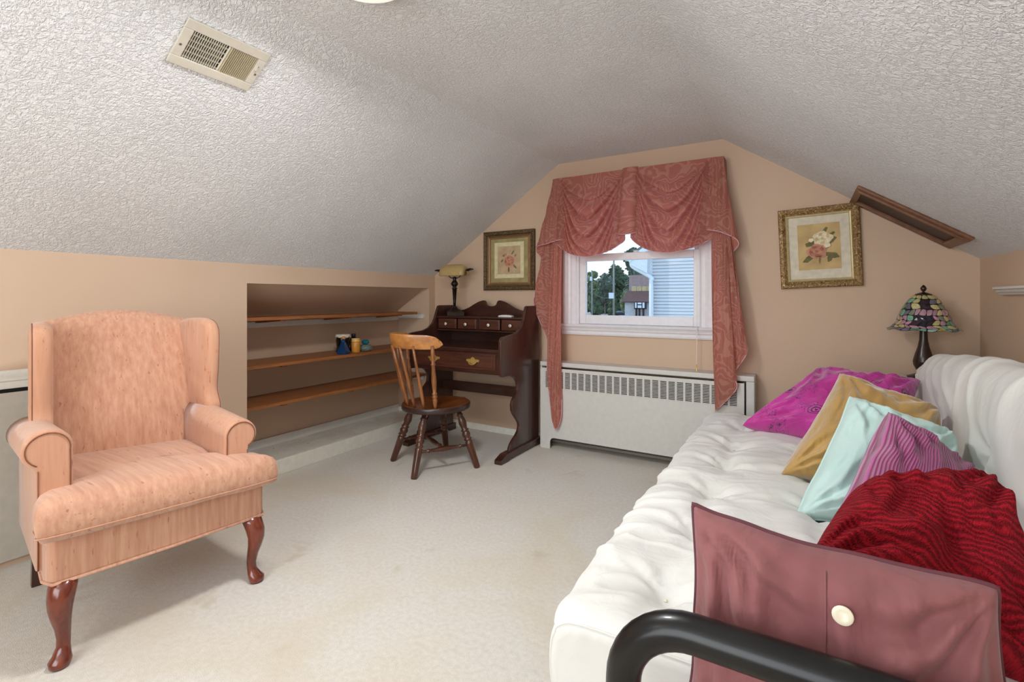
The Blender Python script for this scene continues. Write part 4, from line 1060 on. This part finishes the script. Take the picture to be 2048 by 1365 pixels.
# seams along near end
for off, kk in ((.0, 2),):
    MB().tube([V[kk*NP+i] for i in range(NP)], .0024, 6, closed=True).build('piping', 'futon_canvas', fm, smooth=True)
for tx, ty in tuftS:
    c_ = Vector((tx, ty, .462)); MB().lathe([(0, 0), (.005, .001), (.004, .004), (0, .005)], c_, c_+Vector((0, 0, 1)), 8).build('tuft_button', 'cream_mat', fm, smooth=True)

# ------------------------------------------------------------------ pillows
def pillow(name, label, cor, T, mat, seed=0, pinch=.10, wr=.010, N=54, rc=(.02, .02, .10, .10), welt=None, dent=None, power=.42, uvrot=False):
    TL, TR, BR, BL = [Vector(c_) for c_ in cor]
    c0 = (TL+TR+BR+BL)/4
    nrm_ = ((TR-BL).cross(TL-BR)).normalized()
    if nrm_.dot(Vector((0, 0, CH))-c0) < 0: nrm_ = -nrm_
    def base_(u, v):   # u,v in -1..1 ; v=1 top
        u2 = u*(1-pinch*(1-v*v)*(abs(u)**1.5)); v2 = v*(1-pinch*(1-u*u)*(abs(v)**1.5))
        k_ = rc[0 if (u < 0 and v > 0) else 1 if v > 0 else 2 if u > 0 else 3]*(abs(u*v))**3
        u2 *= 1-k_; v2 *= 1-k_
        u2 += .022*noise.noise(Vector((v*2.6, seed*1.7, u)))*abs(u)**3; v2 += .028*noise.noise(Vector((u*2.6, seed*2.3+9, v)))*abs(v)**3
        a_, b_ = (u2+1)/2, (v2+1)/2
        return (BL*(1-a_)+BR*a_)*(1-b_)+(TL*(1-a_)+TR*a_)*b_
    def hgt(u, v, s_):
        h = (max(0, 1-u**4)*max(0, 1-v**4))**power*(1-.25*(u*u+v*v)/2)
        edge = max(abs(u), abs(v))
        nz = noise.noise(Vector((u*2.2+seed, v*2.2, s_*3+seed)))
        w_ = 0
        for cu_, cv_ in ((1, 1), (-1, 1), (1, -1), (-1, -1)):
            d_ = math.hypot(u-cu_, v-cv_); an = math.atan2(v-cv_, u-cu_)
            w_ += math.sin(an*14+seed+cu_*2+3*nz)*math.exp(-((d_-.55)/.38)**2)
        w_ += .8*math.sin((u if abs(v) > abs(u) else v)*17+seed*2+4*nz)*max(0, (edge-.55)/.45)*(1-edge)*3
        w_ += 1.1*noise.noise(Vector((u*6+seed, v*1.4+.6*nz, seed+s_)))+.5*noise.noise(Vector((u*13+seed, v*2.5+nz, seed+9+s_)))
        r_ = T*h*.5+wr*w_*min(1, (1-edge)*6)+T*.10*nz*h
        if dent and s_ > 0:
            for du, dv, dr2, da in dent: r_ += da*math.exp(-((u-du)**2+(v-dv)**2)/dr2**2)
        return max(r_, .0015)
    V = []; UV = []; F = []
    for s_ in (1, -1):
        for i in range(N+1):
            for j_ in range(N+1):
                u = math.sin((i/N-.5)*PI)*.35+(i/N*2-1)*.65; v = math.sin((j_/N-.5)*PI)*.35+(j_/N*2-1)*.65
                V.append(base_(u, v)+nrm_*s_*hgt(u, v, s_)); UV.append(((u+1)/2, (v+1)/2))
    st = (N+1)**2
    for s_ in (0, 1):
        for i in range(N):
            for j_ in range(N): F.append((s_*st+i*(N+1)+j_, s_*st+(i+1)*(N+1)+j_, s_*st+(i+1)*(N+1)+j_+1, s_*st+i*(N+1)+j_+1))
    rim = [i*(N+1) for i in range(N+1)]+[N*(N+1)+j_ for j_ in range(1, N+1)]+[i*(N+1)+N for i in range(N-1, -1, -1)]+[j_ for j_ in range(N-1, 0, -1)]
    for k in range(len(rim)): a_, b_ = rim[k], rim[(k+1) % len(rim)]; F.append((a_, b_, st+b_, st+a_))
    t_ = thing(name, label, 'pillow', tuple(Vector((c0.x, c0.y, min(v.z for v in V)))), 'throw pillows on the futon')
    cv = mesh('pillow_cover', V, F, mat, t_, smooth=True, uv=UV)
    if welt: MB().tube([(V[k]+V[k+st])/2 for k in rim], .0038, 7, closed=True).build('piping', welt, t_, smooth=True)
    return t_, base_, hgt, nrm_
def K(x, y, Y): return onY(x, y, Y)
pillow('throw_pillow', 'magenta pillow with dark embroidered flowers, farthest along the futon',
       [K(1640, 736, 3.02), K(1842, 762, 2.90), (.42, 2.64, .49), K(1460, 856, 2.66)], .22, 'magenta', 1, .13, .012)
pillow('throw_pillow', 'mustard gold velvet pillow between the magenta and mint pillows',
       [K(1680, 744, 2.42), K(1880, 822, 2.45), (.42, 2.22, .46), K(1542, 958, 2.08)], .22, 'gold_velvet', 4, .08, .012)
pillow('throw_pillow', 'pale mint green piped pillow between the gold and purple pillows',
       [K(1700, 792, 2.10), K(1905, 868, 2.16), (.42, 1.88, .46), K(1572, 1044, 1.76)], .21, 'mint_cotton', 7, .08, .011, welt='mint_cotton')
pillow('throw_pillow', 'purple finely pleated pillow between the mint and red pillows',
       [K(1776, 822, 1.80), K(1928, 938, 1.86), (.42, 1.66, .46), K(1640, 1100, 1.50)], .20, 'purple', 11, .07, .010)
pillow('throw_pillow', 'bright red crocheted pillow standing behind the dusty rose pillow',
       [K(1700, 975, 1.40), K(1980, 940, 1.42), (.42, 1.18, .45), K(1590, 1120, 1.16)], .27, 'crochet', 15, .06, .012, rc=(.14, .10, .1, .1), dent=[(-.25, -.25, .16, .05), (.05, -.1, .3, -.02)])
rp, rbase, rh, rn = pillow('throw_pillow', 'dusty rose linen pillow with one shell button, nearest behind the black arm',
       [K(1386, 1006, .885), K(2022, 1160, .875), (.245, .83, .37), (-.185, .83, .37)], .16, 'rose_linen', 21, .09, .011, rc=(.0, .08, .1, .02), welt='rose_seam', dent=[(-.45, .2, .25, -.006)])
bc_ = rbase(-.06, -.02)+rn*(rh(-.06, -.02, 1)+.001)
def bs(u, v): return rbase(u, v)+rn*(rh(u, v, 1)+.0015)
MB().lathe([(0, 0), (.0118, 0), (.0128, .0015), (.0115, .0035), (.007, .0024), (0, .002)], bs(.065, .68), bs(.065, .68)+rn, 24).build('button', 'shell_button', rp, smooth=True)
MB().tube([bs(-.03, -.95+k*1.85/20)-rn*.0003 for k in range(21)], .0012, 5).build('placket_seam', 'rose_linen', rp, smooth=True)

# ------------------------------------------------------------------ side table and stained-glass lamp
TX, TY, TZ = .52, 3.40, .735
stb = thing('side_table', 'small octagonal cream topped side table in the corner under the lamp', 'table', (TX, TY, 0))
oc = [(.165*math.cos(PI/8+k*PI/4), .165*math.sin(PI/8+k*PI/4)) for k in range(8)]
MB().prism(oc, lambda p: (TX+p[0], TY+p[1], TZ-.022), lambda p: (TX+p[0]*.93, TY+p[1]*.93, TZ)).build('table_top', 'side_table_cream', stb, bevel=.005)
MB().prism(oc, lambda p: (TX+p[0]*.8, TY+p[1]*.8, TZ-.08), lambda p: (TX+p[0]*.85, TY+p[1]*.85, TZ-.0225)).build('apron', 'side_table_brown', stb)
MB().lathe([(.13, 0), (.13, .02), (.03, .04), (.025, .3), (.04, .5), (.05, .655)], (TX, TY, 0), (TX, TY, 2), 20).build('pedestal', 'side_table_brown', stb, smooth=True)
tlx = onY(1847, 700, TY).x
tl_ = thing('table_lamp', 'stained glass table lamp with floral shade and dark bronze base', 'lamp', (tlx, TY, TZ))
MB().lathe([(.07, 0), (.072, .008), (.05, .016), (.03, .024), (.030, .04), (.044, .07), (.046, .09), (.038, .125), (.026, .165), (.019, .205), (.017, .26), (.018, .30), (.012, .31), (.008, .45), (.004, .47)], (tlx, TY, TZ), (tlx, TY, 3), 24).build('base', 'pot_brown', tl_, smooth=True)
sz0 = onY(1847, 660, TY).z; sz1 = onY(1847, 590, TY).z; srad = (onY(1925, 660, TY).x-onY(1770, 660, TY).x)/2*.97
def sprof(t_):  # t 0 bottom .. 1 top -> (r, z)
    r_ = [1.0, .86, .755, .68, .60, .505, .39, .24][:]
    k = t_*7; i = min(6, int(k)); f = k-i
    rr = r_[i]+(r_[i+1]-r_[i])*f
    zz = [0, .09, .22, .38, .55, .72, .87, 1.0]; z_ = zz[i]+(zz[i+1]-zz[i])*f
    return rr*srad, sz0+(sz1-sz0)*z_
def SH(t_, an, off=0):
    r_, z_ = sprof(min(1, max(0, t_))); r_ += off
    if t_ < .03: z_ += .004*math.sin(an*9)
    return Vector((tlx+r_*math.cos(an), TY+r_*math.sin(an), z_+off*.4))
lead = MB().grid(72, 22, lambda u, v: SH(v, u*2*PI), wrapu=True).build('lamp_shade', 'black_dot', tl_, smooth=True)
for i_, c_ in enumerate(['c9bd84', 'd3c690', 'b98f9c', 'c894a6', '62a07c', '7db79a', '8a8f7c', '74707c', '9cc0b0', '2b2836', '3c2a34', 'c7b06a']):
    t = NT('stained_glass'); n = t.noise(t.coord(), 60, 3, 1)
    t.base(t.ramp(n, [(.3, tuple(v*.72 for v in C(c_)[:3])+(1,)), (.7, C(c_))])); t.set(Roughness=.18); M['sg%d' % i_] = t.m
rows = [0, .09, .2, .33, .46, .6, .74, .88, .985]; rnd = random.Random(3)
NC = 26
PT = {}
for i, r0 in enumerate(rows):
    for k in range(NC):
        PT[(i, k)] = (r0+(rnd.uniform(-.035, .035) if 0 < i < len(rows)-1 else 0), (k+(.5 if i % 2 else 0)+rnd.uniform(-.28, .28))*2*PI/NC)
camang = math.atan2(-TY, -tlx)
for i in range(len(rows)-1):
    step = 1 if i < 5 else 2
    for k in range(0, NC, step):
        k2 = (k+step) % NC
        def g(ii, kk):
            t_, a_ = PT[(ii, kk % NC)]
            return t_, a_
        c1, c2, c3, c4 = g(i, k), g(i, k2), g(i+1, k2), g(i+1, k)
        L = [list(c1), list(c2), list(c3), list(c4)]
        for q in L[1:]:
            while q[1]-L[0][1] > PI: q[1] -= 2*PI
            while q[1]-L[0][1] < -PI: q[1] += 2*PI
        mt_, ma_ = sum(q[0] for q in L)/4, sum(q[1] for q in L)/4
        # leaf-like polygon: rounded by adding bulged mid points
        P_ = []
        for q in range(4):
            a0, b0_ = L[q], L[(q+1) % 4]
            P_.append((mt_+(a0[0]-mt_)*.78, ma_+(a0[1]-ma_)*.78)); mm = ((a0[0]+b0_[0])/2, (a0[1]+b0_[1])/2); P_.append((mt_+(mm[0]-mt_)*.93, ma_+(mm[1]-ma_)*.93))
        da = (ma_-camang+PI) % (2*PI)-PI
        hue = noise.noise(Vector((mt_*4.0, math.cos(ma_)*2.2, math.sin(ma_)*2.2+5)))
        if i == 0: ci = rnd.choice([4, 5, 6, 7, 11, 8])
        elif i >= 7: ci = rnd.choice([0, 1, 0])
        elif abs(da+.05) < .30 and i in (3, 2): ci = rnd.choice([9, 10])
        elif abs(da-.05) < .32 and i in (5, 6): ci = 10
        elif hue > .13 and i in (1, 2, 3, 4): ci = rnd.choice([2, 3])
        elif hue < -.16: ci = rnd.choice([4, 5, 7, 6])
        else: ci = rnd.choice([0, 1, 0, 6, 5])
        V = [SH(t_, a_, .0022) for t_, a_ in P_]+[SH(mt_, ma_, .0036)]
        V += [SH(t_, a_, .0002) for t_, a_ in P_]
        F = [(q, (q+1) % 8, 8) for q in range(8)]+[(q, (q+1) % 8, 9+(q+1) % 8, 9+q) for q in range(8)]
        mesh('glass_piece', V, F, 'sg%d' % ci, lead)
MB().lathe([(srad*.25, 0), (srad*.22, .006), (srad*.1, .014), (.006, .016), (.005, .020), (.011, .026), (.014, .036), (.010, .046), (.003, .054), (0, .055)], (tlx, TY, sz1-.002), (tlx, TY, 3), 20).build('finial', 'pot_brown', tl_, smooth=True)

# ------------------------------------------------------------------ OUTSIDE
GZ = -3.2
gnd = struct(MB().box(-260, 120, 4.2, 330, GZ-.2, GZ).build('ground', 'asphalt', origin=(0, 60, GZ)))
# neighbouring house, gable end towards us
HYW = 14.0
hx0 = onY(1299, 560, HYW).x; hx1 = hx0+6.4
hz = onY(1299, 503, HYW).z; apx = (onY(1312, 488, HYW)-onY(1262, 522, HYW)); slope_ = apx.z/apx.x
nh = thing('neighbour_house', 'pale blue-white vinyl sided house seen through the window', 'house', (hx0+3.2, HYW+2, GZ))
xm_ = hx0+3.2; rise = 3.2*slope_
def rooft(x): return hz+ (x-hx0)*slope_ if x < xm_ else hz+(2*xm_-x-hx0)*slope_
w = MB(); w.prism([(hx0+.01, GZ), (hx1, GZ), (hx1, hz), (xm_, hz+rise), (hx0+.01, hz)], lambda p: (p[0], HYW+.03, p[1]), lambda p: (p[0], HYW+5, p[1])); w.build('wall', 'siding', nh)
ex = (onY(1340, 600, HYW).z-onY(1340, 606.6, HYW).z)
k = 0; z = onY(1340, 636.5, HYW).z-ex*8
while z < hz+rise:
    xa = hx0+.06; xb = hx1
    if z+ex > hz:
        xa = max(xa, hx0+(z+ex-hz)/slope_); xb = min(xb, hx1-(z+ex-hz)/slope_)
    if xb-xa > .2:
        MB().prism([(0, .022), (0, ex), (.03, ex), (.06, .030), (.06, .014), (.02, .014)], lambda p: (xa, HYW+.03-p[0], z+p[1]), lambda p: (xb, HYW+.03-p[0], z+p[1])).build('siding_plank', 'siding', nh)
    z += ex
box('corner_board', hx0-.01, hx0+.09, HYW-.02, HYW+.06, GZ, hz+.05, 'ext_white', nh, 0)
ev = .50
rk = [(hx0-ev, hz-ev*slope_+.02), (xm_, hz+rise+.02), (hx1+ev, hz-ev*slope_+.02)]
def rake(m_, y0_, y1_, t0, t1):
    P_ = [(rk[0][0], rk[0][1]+t0), (rk[1][0], rk[1][1]+t0), (rk[2][0], rk[2][1]+t0), (rk[2][0], rk[2][1]+t1), (rk[1][0], rk[1][1]+t1), (rk[0][0], rk[0][1]+t1)]
    m_.prism(P_, lambda p: (p[0], y0_, p[1]), lambda p: (p[0], y1_, p[1]))
m_ = MB(); rake(m_, HYW-.30, HYW-.26, -.02, .13); m_.build('rake_board', 'ext_white', nh)
m_ = MB(); rake(m_, HYW-.26, HYW+6, .14, .22); m_.build('roof', 'roof_shingle', nh)
m_ = MB(); m_.prism([(hx0-ev, hz-ev*slope_-.05), (hx0, hz-ev*slope_-.32), (hx0+.02, hz+.06), (hx0-ev, hz-ev*slope_+.2)], lambda p: (p[0], HYW-.26, p[1]), lambda p: (p[0], HYW+5, p[1])); m_.build('soffit', 'ext_white', nh)
m_ = MB(); gx = hx0-ev; gz = hz-ev*slope_
m_.box(gx-.12, gx, HYW-.28, HYW+5, gz+.05, gz+.18); m_.build('gutter', 'ext_white', nh, bevel=.01)
dsp = [onY(1264, 524, HYW-.15), onY(1266, 534, HYW-.15), onY(1301, 554, HYW-.15), onY(1303, 562, HYW-.15)]
dsp = catmull(dsp, 5)+[Vector((dsp[3].x, HYW-.12, GZ+.1))]
MB().tube(dsp, .058, 8).build('downspout', 'ext_white', nh, smooth=True)

# trees beyond the street
def tree(nm, label, px_, ytop, ybot, Y, wpx, mat, seed, n=1800, grp='trees beyond the street'):
    top = onY(px_, ytop, Y); rt = onY(px_+wpx/2, ytop, Y); rad = (rt-top).length; bz = GZ
    t_ = thing(nm, label, 'tree', (top.x, Y, GZ), grp); rnd = random.Random(seed)
    cz = (top.z+GZ-1)/2; hz_ = (top.z-GZ+1)/2
    V = []; F = []
    blobs = [(Vector((rnd.uniform(-.5, .5)*rad, rnd.uniform(-.4, .4)*rad, rnd.uniform(-.6, .62)*hz_)), rnd.uniform(.35, .6)) for _ in range(14)]
    blobs.append((Vector((0, 0, hz_*.55)), .5))
    for i in range(n):
        bc, br = rnd.choice(blobs); d_ = Vector((rnd.gauss(0, 1), rnd.gauss(0, 1), rnd.gauss(0, 1))).normalized()
        p = Vector((top.x, Y, cz))+bc+Vector((d_.x*rad*br, d_.y*rad*br, d_.z*min(hz_*.5, rad)*br*1.2))*rnd.uniform(.75, 1.05)
        s_ = rnd.uniform(.4, .8)*rad*.20
        a_ = Vector((rnd.gauss(0, 1), rnd.gauss(0, 1), rnd.gauss(0, 1))).normalized(); b_ = a_.orthogonal().normalized()
        k = len(V); V += [p+a_*s_, p+b_*s_, p-a_*s_, p-b_*s_*.8]; F.append((k, k+1, k+2, k+3))
    mesh('crown', V, F, mat, t_)['kind'] = 'stuff'
    # inner solid mass so that no sky shows through the middle of the crown
    m_ = MB()
    for bc, br in blobs:
        c_ = Vector((top.x, Y, cz))+bc; rr = rad*br*.82; rz_ = min(hz_*.5, rad)*br
        m_.lathe([(rr*math.sin(q*PI/6)+.01, rz_*(1-math.cos(q*PI/6))) for q in range(7)], c_-Vector((0, 0, rz_)), c_+Vector((0, 0, 5)), 9)
    m_.build('crown_mass', mat, t_)
    MB().lathe([(rad*.05, 0), (rad*.035, cz-GZ)], (top.x, Y, GZ), (top.x, Y, GZ+10), 8).build('trunk', 'pole_wood', t_)
tree('street_tree', 'tall dark tree at the left edge of the view through the window', 1186, 524, 0, 118, 26, 'foliage_olive', 1)
tree('street_tree', 'dark tree with a ragged low top left of the utility pole', 1210, 536, 0, 125, 40, 'foliage_grey', 2)
tree('street_tree', 'broad dark tree directly behind the utility pole', 1236, 520, 0, 130, 44, 'foliage_dark', 3)
tree('street_tree', 'tallest grey green tree seen above the sash between the swags', 1268, 474, 0, 112, 44, 'foliage_grey', 4, 2600)
tree('street_tree', 'dark bushy tree seen over the pinkish building by the gutter', 1289, 512, 0, 120, 42, 'foliage_dark', 5)
tree('street_tree', 'low olive tree behind the parked car', 1252, 572, 0, 105, 26, 'foliage_olive', 6, 1200)
tree('street_tree', 'low pale green bush tree left of the brown roof', 1226, 585, 0, 108, 22, 'foliage_dark', 7, 1000)
tree('street_tree', 'wide dark tree mass behind and between both utility poles', 1205, 552, 0, 135, 70, 'foliage_grey', 9, 2400)
tree('street_tree', 'wide olive tree mass between the utility pole and the pinkish building', 1250, 545, 0, 137, 60, 'foliage_olive', 10, 2400)
tree('street_tree', 'low dark tree behind the thin left pole', 1192, 575, 0, 112, 30, 'foliage_dark', 8, 1000)
# utility poles
def pole(px_, Y, ztop, w_, lab, boxz=None, wpx=9):
    c_ = onY(px_, 600, Y); t_ = thing('utility_pole', lab, 'pole', (c_.x, Y, GZ), 'utility poles across the street')
    MB().lathe([(w_, 0), (w_*.8, ztop-GZ)], (c_.x, Y, GZ), (c_.x, Y, 50), 10).build('post', 'pole_wood', t_, smooth=True)
    if boxz:
        a_ = onY(boxz[0], boxz[1], Y-.3); b_ = onY(boxz[2], boxz[3], Y-.3)
        box('equipment_box', a_.x, b_.x, Y-.5, Y-.15, b_.z, a_.z, 'ext_white', t_, .02)
    return c_
p1 = pole(1227.5, 62, onY(1228, 515, 62).z, .14, 'tall grey utility pole with a white box, centre of the window view', (1218.5, 586, 1227, 597.5))
p2 = pole(1184, 70, onY(1184, 545, 70).z, .12, 'shorter utility pole with a small box near the left sash', (1180.5, 554, 1184, 562))
ci = 0
for (ya, yb_) in ((555, 556), (585, 595)):
    q0, q1 = onY(1184.5, ya, 70), onY(1227, yb_, 62)
    pts = [q0.lerp(q1, k/10)-Vector((0, 0, 1.1*math.sin(PI*k/10)*.4)) for k in range(11)]
    tag(MB().tube(pts, .035, 5).build('power_line', 'wire_black'), ['upper power line strung between the two utility poles', 'lower power line strung between the two utility poles'][ci], 'cable', 'power lines'); ci += 1
# building across the street
BY = 92
def bpt(x, y, Y=BY): return onY(x, y, Y)
bd_ = thing('shop_building', 'pinkish building with a yellow window row and brown roof across the street', 'building', (bpt(1280, 600).x, BY, GZ))
a_, b_ = bpt(1258, 551), bpt(1320, 584)
box('upper_wall', a_.x, b_.x, BY, BY+8, b_.z, a_.z, 'pink_stucco', bd_, 0)
for k in range(6):
    x0_, x1_ = 1263+k*10.5, 1263+k*10.5+9.6; c_, d_ = bpt(x0_, 573, BY-.06), bpt(x1_, 583, BY-.06)
    box('window', c_.x, d_.x, BY-.08, BY-.01, d_.z, c_.z, 'yellow_pane', bd_, 0)
c_, d_ = bpt(1258, 582), bpt(1320, 604, BY-3)
MB().prism([(BY, c_.z), (BY-3.2, d_.z), (BY-3.2, d_.z-.15), (BY, d_.z-.15)], lambda p: (c_.x-.4, p[0], p[1]), lambda p: (d_.x+.5, p[0], p[1])).build('roof', 'brown_shingle', bd_)
box('lower_wall', c_.x, d_.x, BY-2.6, BY, GZ, d_.z-.1, 'plaster_pale', bd_, 0)
# half timbered gable sign
g0, g1 = bpt(1268, 604, BY-4), bpt(1291, 619, BY-4)
box('timber_bay', g0.x, g1.x, BY-4, BY-3.3, g1.z, g0.z, 'timber_dark', bd_, 0)
for xa_, xb_, ya, yb_ in ((1270, 1273.3, 605.5, 616.5), (1275.3, 1283, 605.5, 609), (1275.3, 1283, 611, 616.5), (1285, 1289, 605.5, 616.5)):
    c_, d_ = bpt(xa_, ya, BY-4.05), bpt(xb_, yb_, BY-4.05); box('plaster_panel', c_.x, d_.x, BY-4.08, BY-4, d_.z, c_.z, 'ext_white', bd_, 0)
for xx in (1272, 1278, 1286):
    c_ = bpt(xx, 610, BY-4.1); box('post', c_.x-.15, c_.x+.15, BY-4.0, BY-3.7, GZ, c_.z, 'timber_dark', bd_, 0)
# parked car
cc_ = onZ(1244, 633, GZ); cY = cc_.y
car = thing('parked_car', 'dark sedan parked across the street', 'car', (cc_.x, cY, GZ))
side_ = [(-2.2, .35), (-2.15, .75), (-1.5, .92), (-.9, 1.38), (.5, 1.42), (1.3, .98), (2.1, .82), (2.2, .4), (2.0, .28), (-2.0, .28)]
MB().prism([(cc_.x+x, GZ+z) for x, z in side_], lambda p: (p[0], cY-.85, p[1]), lambda p: (p[0], cY+.85, p[1])).build('body', 'car_paint', car, bevel=.08, seg=2)
MB().prism([(cc_.x+x, GZ+z) for x, z in [(-1.3, .95), (-.85, 1.3), (.42, 1.33), (1.05, .98)]], lambda p: (p[0], cY-.87, p[1]), lambda p: (p[0], cY+.87, p[1])).build('window', 'car_glass', car)
for wx in (-1.35, 1.35):
    for wy in (-.88, .70): MB().lathe([(0, 0), (.33, 0), (.33, .2), (0, .2)], (cc_.x+wx, cY+wy, GZ+.33), (cc_.x+wx, cY+wy+1, GZ+.33), 18).build('wheel', 'tyre', car)
